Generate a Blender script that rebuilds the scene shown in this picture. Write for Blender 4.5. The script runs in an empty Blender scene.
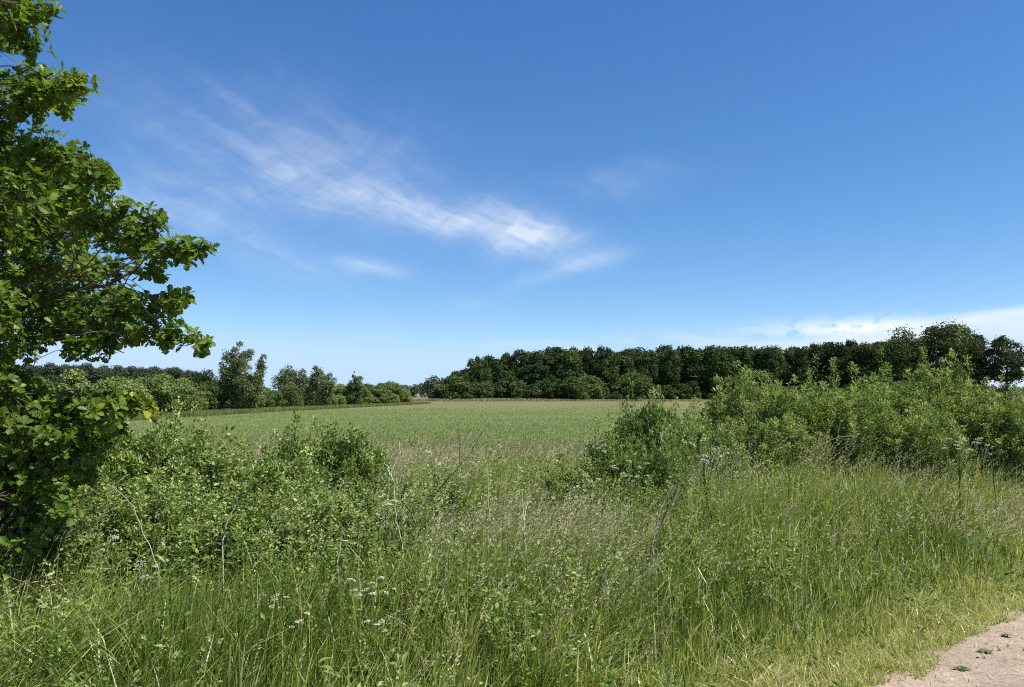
import bpy, math
import numpy as np

# ------------------------------------------------------------------ camera, sky, sun
scene = bpy.context.scene
COL = scene.collection
F = 796.0
TILT = math.radians(3.7)
EYE = 1.65
cam_data = bpy.data.cameras.new("camera")
cam_data.sensor_width = 36.0
cam_data.lens = 36.0 * F / 1024.0
cam_data.clip_start = 0.05
cam_data.clip_end = 6000.0
cam = bpy.data.objects.new("camera", cam_data)
cam.location = (0, 0, EYE)
cam.rotation_euler = (math.radians(90) + TILT, 0, 0)
COL.objects.link(cam)
scene.camera = cam

SUN_EL, SUN_AZ = math.radians(57), math.radians(108)   # azimuth from +Y (view direction), positive = right
world = bpy.data.worlds.new("World")
scene.world = world
world.use_nodes = True
sun_d = bpy.data.lights.new("sun", 'SUN')
sun_d.energy = 5.0
sun_d.angle = math.radians(0.53)
sun_d.color = (1.0, 0.95, 0.85)
sun = bpy.data.objects.new("sun", sun_d)
sdir = (math.sin(SUN_AZ) * math.cos(SUN_EL), math.cos(SUN_AZ) * math.cos(SUN_EL), math.sin(SUN_EL))
from mathutils import Vector
sun.rotation_euler = Vector(sdir).to_track_quat('Z', 'Y').to_euler()
sun.location = (0, -3, 30)
COL.objects.link(sun)
scene.view_settings.view_transform = 'Standard'
scene.view_settings.look = 'None'
scene.view_settings.exposure = 0.68
scene.view_settings.gamma = 1.0
scene.render.engine = 'CYCLES'
scene.cycles.max_bounces = 5
scene.cycles.diffuse_bounces = 3
scene.cycles.transmission_bounces = 3
scene.cycles.glossy_bounces = 2
scene.cycles.use_denoising = False
scene.cycles.use_adaptive_sampling = True
scene.cycles.adaptive_threshold = 0.02
scene.cycles.filter_width = 1.1


def pix(px, py, d):
    """world point seen at photo pixel (px, py), at ground distance d in front of the camera"""
    cx, cy = (px - 512) / F, (343.5 - py) / F
    y = math.cos(TILT) - math.sin(TILT) * cy
    z = math.sin(TILT) + math.cos(TILT) * cy
    s = d / y
    return np.array([cx * s, d, EYE + z * s])


def azel(px, py):
    p = pix(px, py, 100.0) - np.array([0, 0, EYE])
    return math.degrees(math.atan2(p[0], p[1])) / 0.072, math.degrees(math.asin(p[2] / np.linalg.norm(p))) / 0.072


def build_sky():
    nt = world.node_tree
    nt.nodes.clear()
    N, L = nt.nodes, nt.links

    def inp(sock, v):
        if isinstance(v, (int, float)):
            sock.default_value = v
        else:
            L.new(v, sock)

    def m(op, a, b=0.0, c=0.0, clamp=False):
        n = N.new('ShaderNodeMath'); n.operation = op; n.use_clamp = clamp
        inp(n.inputs[0], a); inp(n.inputs[1], b); inp(n.inputs[2], c)
        return n.outputs[0]

    def vec(x, y, z=0.0):
        n = N.new('ShaderNodeCombineXYZ')
        inp(n.inputs[0], x); inp(n.inputs[1], y); inp(n.inputs[2], z)
        return n.outputs[0]

    def noise(v, scale, detail=6, rough=0.6, dist=0.0):
        n = N.new('ShaderNodeTexNoise')
        n.inputs['Scale'].default_value = scale
        n.inputs['Detail'].default_value = detail
        n.inputs['Roughness'].default_value = rough
        n.inputs['Distortion'].default_value = dist
        L.new(v, n.inputs['Vector'])
        return n.outputs['Fac']

    def ramp(x, lo, hi):
        n = N.new('ShaderNodeMapRange'); n.interpolation_type = 'SMOOTHSTEP'
        inp(n.inputs[0], x); n.inputs[1].default_value = lo; n.inputs[2].default_value = hi
        return n.outputs[0]

    sky = N.new('ShaderNodeTexSky')
    sky.sky_type = 'NISHITA'
    sky.sun_disc = False
    sky.sun_elevation = SUN_EL
    sky.sun_rotation = SUN_AZ
    sky.air_density = 0.7
    sky.dust_density = 0.0
    sky.ozone_density = 3.0
    tc = N.new('ShaderNodeTexCoord')
    sep = N.new('ShaderNodeSeparateXYZ')
    L.new(tc.outputs['Generated'], sep.inputs[0])
    X, Y, Z = sep.outputs
    k = 180 / math.pi / 0.072
    U = m('MULTIPLY', m('ARCTAN2', X, Y), k)
    V = m('MULTIPLY', m('ARCSINE', Z), k)
    warp = noise(vec(U, V), 0.012, 4, 0.55)
    warp2 = noise(vec(V, U, 7.3), 0.012, 4, 0.55)
    Uw = m('ADD', U, m('MULTIPLY', m('SUBTRACT', warp, 0.5), 110))
    Vw = m('ADD', V, m('MULTIPLY', m('SUBTRACT', warp2, 0.5), 70))
    Us = m('ADD', U, m('MULTIPLY', m('SUBTRACT', warp, 0.5), 40))
    Vs = m('ADD', V, m('MULTIPLY', m('SUBTRACT', warp2, 0.5), 30))

    total = None

    def wisp(px, py, ang, ln, wd, amp, soft=False):
        nonlocal total
        cu, cv = azel(px, py)
        a_ = math.radians(ang)
        ca, sa = math.cos(a_), math.sin(a_)
        du = m('SUBTRACT', Uw if soft else Us, cu)
        dv = m('SUBTRACT', Vw if soft else Vs, cv)
        a = m('ADD', m('MULTIPLY', du, ca), m('MULTIPLY', dv, sa))
        b = m('SUBTRACT', m('MULTIPLY', dv, ca), m('MULTIPLY', du, sa))
        q = m('ADD', m('POWER', m('ABSOLUTE', m('DIVIDE', a, ln)), 2.0), m('POWER', m('ABSOLUTE', m('DIVIDE', b, wd)), 2.0))
        e = m('MULTIPLY', m('EXPONENT', m('MULTIPLY', q, -1.0)), amp)
        total = e if total is None else m('ADD', total, e)

    # angles: positive = rising to the right
    wisp(360, 197, -15, 82, 20, 0.55)
    wisp(412, 212, -22, 48, 12, 0.42)
    wisp(500, 225, -10, 52, 18, 0.95)
    wisp(545, 240, -18, 50, 22, 0.42)
    wisp(568, 268, 14, 48, 8, 0.55)
    wisp(368, 267, -6, 28, 7, 0.62)
    wisp(240, 105, -28, 34, 11, 0.12)
    wisp(230, 165, -16, 110, 42, 0.20, True)
    wisp(180, 215, -10, 100, 22, 0.34, True)
    wisp(270, 165, -30, 60, 9, 0.12)
    wisp(240, 190, -8, 60, 10, 0.22)
    wisp(400, 160, -30, 60, 14, 0.16, True)
    wisp(330, 150, -15, 120, 45, 0.22, True)
    wisp(615, 183, 4, 60, 14, 0.15, True)
    wisp(300, 262, -8, 60, 14, 0.16, True)
    wisp(470, 298, 5, 40, 8, 0.10, True)
    # fibres: two crossing directions of stretched noise
    def fibre(ang, sl, sw, z):
        a_ = math.radians(ang)
        ca, sa = math.cos(a_), math.sin(a_)
        a = m('ADD', m('MULTIPLY', Us, ca * sl), m('MULTIPLY', Vs, sa * sl))
        b = m('SUBTRACT', m('MULTIPLY', Vs, ca * sw), m('MULTIPLY', Us, sa * sw))
        return noise(vec(a, b, z), 1.0, 7, 0.62, 0.6)
    f1 = ramp(fibre(-24, 0.010, 0.045, 0.0), 0.22, 0.80)
    f2 = ramp(fibre(28, 0.012, 0.05, 4.0), 0.22, 0.78)
    tex = m('MULTIPLY', m('ADD', m('MULTIPLY', f1, 0.75), 0.25), m('ADD', m('MULTIPLY', f2, 0.55), 0.5))
    cirrus = m('MULTIPLY', total, m('MULTIPLY', tex, 1.45), clamp=True)
    cirrus = m("MULTIPLY", cirrus, 0.64)

    # low cloud bank on the right, faint streaks over the wood, pale air at the horizon
    nb = noise(vec(m('MULTIPLY', U, 0.010), m('MULTIPLY', V, 0.045), 2.0), 1.0, 7, 0.6)
    u1, v1 = azel(690, 347)
    u2, v2 = azel(1024, 303)
    slope = (v2 - v1) / (u2 - u1)
    top = m('ADD', m('MULTIPLY', m('SUBTRACT', U, u1), slope), v1)
    top = m('MINIMUM', top, 135.0)
    depth_ = m('ADD', m('SUBTRACT', top, V), m('MULTIPLY', m('SUBTRACT', nb, 0.5), 16))
    bank = m('MULTIPLY', ramp(depth_, -3, 9), ramp(U, u1 - 60, u1 + 120))
    bank = m('MULTIPLY', bank, m('ADD', m('MULTIPLY', ramp(nb, 0.3, 0.65), 0.35), 0.55))
    puff = noise(vec(m('MULTIPLY', U, 0.05), m('MULTIPLY', V, 0.10), 9.0), 1.0, 6, 0.6)
    cu, cv = azel(870, 328)
    pq = m('ADD', m('POWER', m('ABSOLUTE', m('DIVIDE', m('SUBTRACT', U, cu), 95)), 2.0),
           m('POWER', m('ABSOLUTE', m('DIVIDE', m('SUBTRACT', V, cv), 9)), 2.0))
    puffs = m('MULTIPLY', m('EXPONENT', m('MULTIPLY', pq, -1.0)), ramp(puff, 0.34, 0.52))
    cu, cv = azel(640, 343)
    sq = m('ADD', m('POWER', m('ABSOLUTE', m('DIVIDE', m('SUBTRACT', U, cu), 130)), 2.0),
           m('POWER', m('ABSOLUTE', m('DIVIDE', m('SUBTRACT', V, cv), 9)), 2.0))
    streak = m('MULTIPLY', m('MULTIPLY', m('EXPONENT', m('MULTIPLY', sq, -1.0)), ramp(nb, 0.42, 0.68)), 0.75)
    alpha = m('MAXIMUM', m('MAXIMUM', cirrus, bank), m('MAXIMUM', m('MULTIPLY', puffs, 0.95), streak))

    ss = N.new('ShaderNodeSeparateColor'); L.new(sky.outputs[0], ss.inputs[0])
    grade = N.new('ShaderNodeCombineColor')
    L.new(m('SMOOTH_MIN', m('MULTIPLY', m('POWER', m('MULTIPLY', ss.outputs[0], 0.1), 1.28), 10.9), 3.7, 1.2), grade.inputs[0])
    L.new(m('SMOOTH_MIN', m('MULTIPLY', ss.outputs[1], 0.92), 5.1, 1.2), grade.inputs[1])
    L.new(m('MULTIPLY', m('POWER', m('MULTIPLY', ss.outputs[2], 0.153), 0.74), 6.5), grade.inputs[2])
    mix = N.new('ShaderNodeMix'); mix.data_type = 'RGBA'
    L.new(alpha, mix.inputs[0])
    L.new(grade.outputs[0], mix.inputs[6])
    shade = N.new('ShaderNodeMix'); shade.data_type = 'RGBA'
    L.new(m('MULTIPLY', m('SUBTRACT', 1.0, puffs), ramp(V, 150, 20)), shade.inputs[0])
    shade.inputs[6].default_value = (6.6, 6.9, 7.3, 1)
    shade.inputs[7].default_value = (4.9, 5.7, 6.9, 1)
    L.new(shade.outputs[2], mix.inputs[7])
    bg = N.new('ShaderNodeBackground')
    bg.inputs['Strength'].default_value = 0.095
    L.new(mix.outputs[2], bg.inputs['Color'])
    out = N.new('ShaderNodeOutputWorld')
    L.new(bg.outputs[0], out.inputs[0])


build_sky()


# ------------------------------------------------------------------ helpers
class Geo:
    """collects numpy triangles / quads into one mesh with a per-vertex tint"""
    def __init__(self):
        self.v, self.f3, self.f4, self.t, self.n = [], [], [], [], 0

    def add(self, v, faces, tint):
        v = np.asarray(v, dtype=np.float32).reshape(-1, 3)
        faces = np.asarray(faces, dtype=np.int64)
        (self.f3 if faces.shape[1] == 3 else self.f4).append(faces + self.n)
        self.v.append(v)
        self.t.append(np.broadcast_to(np.asarray(tint, dtype=np.float32), (len(v),)))
        self.n += len(v)

    def mesh(self, name, mat, smooth=False):
        me = bpy.data.meshes.new(name)
        v = np.concatenate(self.v)
        f3 = np.concatenate(self.f3) if self.f3 else np.zeros((0, 3), np.int64)
        f4 = np.concatenate(self.f4) if self.f4 else np.zeros((0, 4), np.int64)
        me.vertices.add(len(v)); me.vertices.foreach_set('co', v.ravel())
        nl = f3.size + f4.size
        me.loops.add(nl)
        me.loops.foreach_set('vertex_index', np.concatenate([f3.ravel(), f4.ravel()]).astype(np.int32))
        np_ = len(f3) + len(f4)
        me.polygons.add(np_)
        start = np.concatenate([np.arange(len(f3)) * 3, f3.size + np.arange(len(f4)) * 4]).astype(np.int32)
        me.polygons.foreach_set('loop_start', start)
        me.polygons.foreach_set('use_smooth', np.full(np_, smooth))
        at = me.attributes.new('tint', 'FLOAT', 'POINT')
        at.data.foreach_set('value', np.concatenate(self.t).astype(np.float32))
        me.materials.append(mat)
        me.update(calc_edges=True)
        return me


def link(name, me, parent=None):
    o = bpy.data.objects.new(name, me)
    COL.objects.link(o)
    if parent is not None:
        o.parent = parent
    return o


def thing(name, label, cat, loc=(0, 0, 0), rz=0.0, group=None, sc=(1, 1, 1)):
    o = bpy.data.objects.new(name, None)
    o.empty_display_size = 0.2
    COL.objects.link(o)
    o.location = loc; o.rotation_euler = (0, 0, rz); o.scale = sc
    o['label'] = label; o['category'] = cat
    if group:
        o['group'] = group
    return o


def copy_thing(src, label, loc, rz=0.0, sc=(1, 1, 1), group=None):
    r = src.copy(); COL.objects.link(r)
    r.location = loc; r.rotation_euler = (0, 0, rz); r.scale = sc
    r['label'] = label
    if group:
        r['group'] = group
    for ch in list(src.children):
        c = ch.copy(); COL.objects.link(c); c.parent = r
    return r


def vnoise(x, y, scale, seed=0, octaves=3):
    x = np.asarray(x, float) / scale; y = np.asarray(y, float) / scale
    out = np.zeros(np.broadcast(x, y).shape); amp, tot = 1.0, 0.0
    r = np.random.default_rng(seed + 991)
    for _ in range(octaves):
        tab = r.random((64, 64))
        xi, yi = np.floor(x).astype(int), np.floor(y).astype(int)
        fx, fy = x - xi, y - yi
        fx = fx * fx * (3 - 2 * fx); fy = fy * fy * (3 - 2 * fy)
        g = lambda i, j: tab[i % 64, j % 64]
        out += amp * ((g(xi, yi) * (1 - fx) + g(xi + 1, yi) * fx) * (1 - fy) + (g(xi, yi + 1) * (1 - fx) + g(xi + 1, yi + 1) * fx) * fy)
        tot += amp; amp *= 0.5; x = x * 2.03 + 11.3; y = y * 2.03 + 5.7
    return out / tot


def sstep(x, a, b):
    t = np.clip((np.asarray(x, float) - a) / (b - a), 0, 1)
    return t * t * (3 - 2 * t)


def unit(v):
    return v / np.maximum(np.linalg.norm(v, axis=-1, keepdims=True), 1e-9)


# path edge: line through (2.08,4.5) and (4.02,6.25); p = distance into the verge
def pdist(x, y):
    return -0.67 * (x - 2.08) + 0.742 * (y - 4.5) + 0.10


# ------------------------------------------------------------------ materials
def leaf_mat(name, stops, trans=0.35, tcol=(1.25, 1.25, 0.55), rough=0.45, spec=0.35, obj_var=0.0):
    """two-sided leaf: reflected light + light passing through; colour picked by the tint attribute"""
    m = bpy.data.materials.new(name); m.use_nodes = True
    nt = m.node_tree; N, L = nt.nodes, nt.links; N.clear()
    at = N.new('ShaderNodeAttribute'); at.attribute_name = 'tint'
    fac = at.outputs['Fac']
    if obj_var:
        oi = N.new('ShaderNodeObjectInfo')
        a = N.new('ShaderNodeMath'); a.operation = 'MULTIPLY_ADD'
        L.new(oi.outputs['Random'], a.inputs[0]); a.inputs[1].default_value = obj_var; a.inputs[2].default_value = -obj_var / 2
        b = N.new('ShaderNodeMath'); b.operation = 'ADD'
        L.new(a.outputs[0], b.inputs[0]); L.new(fac, b.inputs[1]); fac = b.outputs[0]
    cr = N.new('ShaderNodeValToRGB')
    el = cr.color_ramp.elements
    while len(el) < len(stops):
        el.new(0.5)
    for e, (p, c) in zip(el, stops):
        e.position = p; e.color = (*c, 1)
    L.new(fac, cr.inputs[0])
    pr = N.new('ShaderNodeBsdfPrincipled')
    pr.inputs['Roughness'].default_value = rough
    pr.inputs['Specular IOR Level'].default_value = spec
    L.new(cr.outputs[0], pr.inputs['Base Color'])
    tr = N.new('ShaderNodeBsdfTranslucent')
    mu = N.new('ShaderNodeMix'); mu.data_type = 'RGBA'; mu.blend_type = 'MULTIPLY'; mu.inputs[0].default_value = 1
    L.new(cr.outputs[0], mu.inputs[6]); mu.inputs[7].default_value = (*tcol, 1)
    L.new(mu.outputs[2], tr.inputs[0])
    mx = N.new('ShaderNodeMixShader'); mx.inputs[0].default_value = trans
    L.new(pr.outputs[0], mx.inputs[1]); L.new(tr.outputs[0], mx.inputs[2])
    out = N.new('ShaderNodeOutputMaterial'); L.new(mx.outputs[0], out.inputs[0])
    return m


def bark_mat(name, c1, c2, scale=8.0, rough=0.85):
    m = bpy.data.materials.new(name); m.use_nodes = True
    nt = m.node_tree; N, L = nt.nodes, nt.links
    pr = N['Principled BSDF']; pr.inputs['Roughness'].default_value = rough
    tc = N.new('ShaderNodeTexCoord')
    mp = N.new('ShaderNodeMapping'); mp.inputs['Scale'].default_value = (1, 1, 0.25)
    no = N.new('ShaderNodeTexNoise'); no.inputs['Scale'].default_value = scale; no.inputs['Detail'].default_value = 6
    cr = N.new('ShaderNodeValToRGB')
    cr.color_ramp.elements[0].position = 0.35; cr.color_ramp.elements[0].color = (*c1, 1)
    cr.color_ramp.elements[1].position = 0.65; cr.color_ramp.elements[1].color = (*c2, 1)
    bu = N.new('ShaderNodeBump'); bu.inputs['Strength'].default_value = 0.5
    L.new(tc.outputs['Object'], mp.inputs[0]); L.new(mp.outputs[0], no.inputs['Vector'])
    L.new(no.outputs['Fac'], cr.inputs[0]); L.new(cr.outputs[0], pr.inputs['Base Color'])
    L.new(no.outputs['Fac'], bu.inputs['Height']); L.new(bu.outputs[0], pr.inputs['Normal'])
    return m


M = {}
M['grass'] = leaf_mat('grass_blade', [(0.0, (0.055, 0.100, 0.018)), (0.30, (0.155, 0.232, 0.034)), (0.58, (0.320, 0.375, 0.078)),
                                      (0.80, (0.47, 0.45, 0.19)), (1.0, (0.64, 0.56, 0.34))], 0.42, (1.2, 1.2, 0.55), 0.36, 0.5)
M['seed'] = leaf_mat('seed_head', [(0.0, (0.26, 0.28, 0.11)), (0.5, (0.46, 0.41, 0.24)), (1.0, (0.70, 0.59, 0.45))], 0.25, (1.1, 1.0, 0.8), 0.6, 0.15)
M['herb'] = leaf_mat('herb_leaf', [(0.0, (0.045, 0.100, 0.022)), (0.5, (0.105, 0.185, 0.040)), (1.0, (0.24, 0.31, 0.09))], 0.3, (1.2, 1.25, 0.5), 0.6, 0.15)
M['oak'] = leaf_mat('oak_leaf', [(0.0, (0.050, 0.100, 0.014)), (0.5, (0.125, 0.200, 0.026)), (0.88, (0.24, 0.31, 0.045)), (1.0, (0.34, 0.32, 0.03))],
                    0.42, (1.4, 1.4, 0.45), 0.42, 0.32)
M['willow'] = leaf_mat('willow_leaf', [(0.0, (0.045, 0.082, 0.020)), (0.5, (0.160, 0.232, 0.054)), (1.0, (0.44, 0.48, 0.20))], 0.36, (1.25, 1.25, 0.5), 0.5, 0.28)
M['bramble'] = leaf_mat('shrub_leaf', [(0.0, (0.050, 0.094, 0.020)), (0.5, (0.165, 0.245, 0.056)), (1.0, (0.43, 0.49, 0.19))], 0.32, (1.2, 1.25, 0.55), 0.48, 0.32)
M['forest'] = leaf_mat('forest_leaf', [(0.0, (0.022, 0.042, 0.016)), (0.5, (0.046, 0.074, 0.026)), (1.0, (0.105, 0.140, 0.045))], 0.22, (1.2, 1.2, 0.5), 0.8, 0.08, 0.75)
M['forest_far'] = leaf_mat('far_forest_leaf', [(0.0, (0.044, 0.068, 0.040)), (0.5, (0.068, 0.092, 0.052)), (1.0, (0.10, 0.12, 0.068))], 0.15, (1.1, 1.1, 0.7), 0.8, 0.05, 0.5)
M['edge'] = leaf_mat('edge_shrub_leaf', [(0.0, (0.058, 0.092, 0.027)), (0.5, (0.135, 0.185, 0.052)), (1.0, (0.24, 0.29, 0.10))], 0.28, (1.2, 1.2, 0.5), 0.6, 0.15, 0.9)
M['birch'] = leaf_mat('birch_leaf', [(0.0, (0.070, 0.100, 0.036)), (0.5, (0.130, 0.170, 0.064)), (1.0, (0.22, 0.26, 0.12))], 0.28, (1.2, 1.2, 0.55), 0.55, 0.2, 0.2)
M['foot'] = leaf_mat('foot_shrub_leaf', [(0.0, (0.034, 0.060, 0.020)), (0.5, (0.072, 0.110, 0.034)), (1.0, (0.125, 0.165, 0.055))], 0.25, (1.2, 1.2, 0.5), 0.7, 0.1, 0.7)
M['margin'] = leaf_mat('margin_grass', [(0.0, (0.15, 0.20, 0.06)), (0.5, (0.25, 0.25, 0.10)), (1.0, (0.40, 0.34, 0.20))], 0.25, (1.1, 1.1, 0.6), 0.7, 0.1)
M['petal'] = leaf_mat('white_petal', [(0.0, (0.55, 0.55, 0.42)), (1.0, (0.80, 0.80, 0.70))], 0.3, (1, 1, 0.95), 0.6, 0.2)
M['drystalk'] = leaf_mat('dry_stalk', [(0.0, (0.10, 0.075, 0.05)), (0.5, (0.36, 0.31, 0.22)), (1.0, (0.66, 0.62, 0.50))], 0.05, (1, 1, 1), 0.6, 0.2)
M['crop'] = leaf_mat('crop_blade', [(0.0, (0.140, 0.205, 0.058)), (0.4, (0.182, 0.240, 0.074)), (0.7, (0.225, 0.222, 0.092)), (1.0, (0.23, 0.180, 0.100))], 0.3, (1.15, 1.15, 0.6), 0.7, 0.1)
M['bark'] = bark_mat('oak_bark', (0.045, 0.036, 0.028), (0.14, 0.115, 0.09), 14)
M['twig'] = bark_mat('twig_bark', (0.09, 0.07, 0.045), (0.20, 0.16, 0.10), 20)
M['birchbark'] = bark_mat('birch_bark', (0.12, 0.11, 0.10), (0.58, 0.56, 0.52), 3)


# ------------------------------------------------------------------ generic pieces
def tube(g, pts, rads, sides=6, tint=0.5):
    pts = np.asarray(pts, float); n = len(pts)
    t = np.gradient(pts, axis=0); t = unit(t)
    ref = np.array([0.31, 0.95, 0.05])
    a = unit(np.cross(t, ref)); b = np.cross(t, a)
    ang = np.linspace(0, 2 * np.pi, sides, endpoint=False)
    ring = a[:, None] * np.cos(ang)[None, :, None] + b[:, None] * np.sin(ang)[None, :, None]
    v = pts[:, None] + ring * np.asarray(rads, float)[:, None, None]
    i = np.arange(n - 1)[:, None] * sides; j = np.arange(sides)[None]
    j2 = (j + 1) % sides
    f = np.stack([i + j, i + j2, i + sides + j2, i + sides + j], -1).reshape(-1, 4)
    g.add(v.reshape(-1, 3), f, tint)
    g.add(np.vstack([v[-1].mean(0)[None], v[-1]]), [[0, 1 + k, 1 + (k + 1) % sides] for k in range(sides)], tint)


def curve(p0, p1, sag, n, rng, wob=0.0):
    t = np.linspace(0, 1, n)[:, None]
    p0, p1 = np.asarray(p0, float), np.asarray(p1, float)
    p = p0 + (p1 - p0) * t
    p = p + np.array(sag)[None] * (4 * t * (1 - t))
    if wob:
        w = np.cumsum(rng.normal(0, wob, (n, 3)), 0); w -= w[:1]; w -= (w[-1:] * t)
        p = p + w
    return p


def leaves(g, base, direc, nrm, ln, wd, tint, fold=0.18, mid=0.45):
    """rhombic leaves folded along the midrib: base, right, tip, left"""
    n = len(base)
    direc = unit(direc)
    side = unit(np.cross(direc, nrm)); up = np.cross(side, direc)
    ln = np.broadcast_to(ln, (n,))[:, None]; wd = np.broadcast_to(wd, (n,))[:, None]
    v = np.empty((n, 4, 3))
    v[:, 0] = base
    v[:, 1] = base + direc * ln * mid + side * wd * 0.5 + up * wd * fold
    v[:, 2] = base + direc * ln
    v[:, 3] = base + direc * ln * mid - side * wd * 0.5 + up * wd * fold
    i = np.arange(n)[:, None] * 4
    f = np.concatenate([i + np.array([[0, 1, 2]]), i + np.array([[0, 2, 3]])])
    g.add(v.reshape(-1, 3), f, np.repeat(tint, 4))


def blades(g, base, h, w, lean, lang, face, tint, tipt=0.12):
    """curved grass blades; lean = sideways reach as a share of the height"""
    n = len(base)
    ts = np.array([0, 0.38, 0.72, 1.0]); ws = np.array([0.8, 1.0, 0.62, 0.0])
    ld = np.stack([np.cos(lang), np.sin(lang), np.zeros(n)], -1)
    sd = np.stack([np.cos(face), np.sin(face), np.zeros(n)], -1)
    V = np.empty((n, 7, 3)); T = np.empty((n, 7)); k = 0
    for t, s in zip(ts, ws):
        c = base + ld * (lean * h * t ** 2)[:, None]
        c[:, 2] += h * (t - 0.28 * np.minimum(lean, 1.6) * t ** 2.6)
        if s == 0:
            V[:, 6] = c; T[:, 6] = tint + tipt
        else:
            V[:, k] = c - sd * (w * s / 2)[:, None]; V[:, k + 1] = c + sd * (w * s / 2)[:, None]
            T[:, k] = T[:, k + 1] = tint + tipt * (t - 0.5); k += 2
    i = np.arange(n)[:, None] * 7
    f = np.concatenate([i + np.array([[a, b, c]]) for a, b, c in ((0, 1, 3), (0, 3, 2), (2, 3, 5), (2, 5, 4), (4, 5, 6))])
    g.add(V.reshape(-1, 3), f, T.ravel())


def sheet(name, xs, ys, zf, mat, kind='structure', label=None):
    X, Y = np.meshgrid(xs, ys)
    Zv = zf(X, Y)
    g = Geo(); nx, ny = len(xs), len(ys)
    i = (np.arange(ny - 1)[:, None] * nx + np.arange(nx - 1)[None]).ravel()
    g.add(np.stack([X, Y, Zv], -1).reshape(-1, 3), np.stack([i, i + 1, i + nx + 1, i + nx], -1), 0.5)
    o = link(name, g.mesh(name, mat, True)); o['kind'] = kind
    if label:
        o['label'] = label
    return o


# ------------------------------------------------------------------ ground, path, field
def ground_mat():
    m = bpy.data.materials.new('ground_soil'); m.use_nodes = True
    N, L = m.node_tree.nodes, m.node_tree.links
    pr = N['Principled BSDF']; pr.inputs['Roughness'].default_value = 0.95
    tc = N.new('ShaderNodeTexCoord')
    n1 = N.new('ShaderNodeTexNoise'); n1.inputs['Scale'].default_value = 1.3; n1.inputs['Detail'].default_value = 8
    cr = N.new('ShaderNodeValToRGB')
    cr.color_ramp.elements[0].position = 0.35; cr.color_ramp.elements[0].color = (0.085, 0.075, 0.040, 1)
    cr.color_ramp.elements[1].position = 0.7; cr.color_ramp.elements[1].color = (0.26, 0.205, 0.14, 1)
    L.new(tc.outputs['Object'], n1.inputs['Vector']); L.new(n1.outputs['Fac'], cr.inputs[0]); L.new(cr.outputs[0], pr.inputs['Base Color'])
    return m


def field_mat():
    m = bpy.data.materials.new('crop_field'); m.use_nodes = True
    N, L = m.node_tree.nodes, m.node_tree.links
    pr = N['Principled BSDF']; pr.inputs['Roughness'].default_value = 0.9; pr.inputs['Specular IOR Level'].default_value = 0.15
    tc = N.new('ShaderNodeTexCoord')
    mp = N.new('ShaderNodeMapping'); mp.inputs['Rotation'].default_value = (0, 0, math.radians(-12)); mp.inputs['Scale'].default_value = (0.10, 1.0, 1)
    L.new(tc.outputs['Object'], mp.inputs[0])
    n1 = N.new('ShaderNodeTexNoise'); n1.inputs['Scale'].default_value = 0.045; n1.inputs['Detail'].default_value = 5; n1.inputs['Roughness'].default_value = 0.6
    L.new(mp.outputs[0], n1.inputs['Vector'])
    n2 = N.new('ShaderNodeTexNoise'); n2.inputs['Scale'].default_value = 2.2; n2.inputs['Detail'].default_value = 6; n2.inputs['Roughness'].default_value = 0.7
    mp2 = N.new('ShaderNodeMapping'); mp2.inputs['Scale'].default_value = (0.6, 0.25, 1)
    L.new(tc.outputs['Object'], mp2.inputs[0]); L.new(mp2.outputs[0], n2.inputs['Vector'])
    # farther out the crop turns thinner and browner
    sp = N.new('ShaderNodeSeparateXYZ'); L.new(tc.outputs['Object'], sp.inputs[0])
    far = N.new('ShaderNodeMapRange'); far.inputs[1].default_value = 75; far.inputs[2].default_value = 190; far.inputs[3].default_value = -0.05; far.inputs[4].default_value = 0.30
    L.new(sp.outputs[1], far.inputs[0])
    nr = N.new('ShaderNodeMapRange'); nr.inputs[1].default_value = 34; nr.inputs[2].default_value = 18; nr.inputs[3].default_value = 0.0; nr.inputs[4].default_value = 0.25
    L.new(sp.outputs[1], nr.inputs[0])
    a = N.new('ShaderNodeMath'); a.operation = 'ADD'; L.new(n1.outputs['Fac'], a.inputs[0]); L.new(far.outputs[0], a.inputs[1])
    b = N.new('ShaderNodeMath'); b.operation = 'ADD'; L.new(a.outputs[0], b.inputs[0]); L.new(nr.outputs[0], b.inputs[1])
    c = N.new('ShaderNodeMath'); c.operation = 'MULTIPLY_ADD'; L.new(n2.outputs['Fac'], c.inputs[0]); c.inputs[1].default_value = 0.35; L.new(b.outputs[0], c.inputs[2])
    cr = N.new('ShaderNodeValToRGB'); e = cr.color_ramp.elements
    for _ in range(2): e.new(0.5)
    for el, (p, col) in zip(e, [(0.50, (0.130, 0.170, 0.056)), (0.66, (0.155, 0.185, 0.064)), (0.80, (0.170, 0.160, 0.070)), (0.95, (0.185, 0.145, 0.080))]):
        el.position = p; el.color = (*col, 1)
    L.new(c.outputs[0], cr.inputs[0]); L.new(cr.outputs[0], pr.inputs['Base Color'])
    bu = N.new('ShaderNodeBump'); bu.inputs['Strength'].default_value = 0.8; bu.inputs['Distance'].default_value = 0.25
    L.new(n2.outputs['Fac'], bu.inputs['Height']); L.new(bu.outputs[0], pr.inputs['Normal'])
    return m


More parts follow.
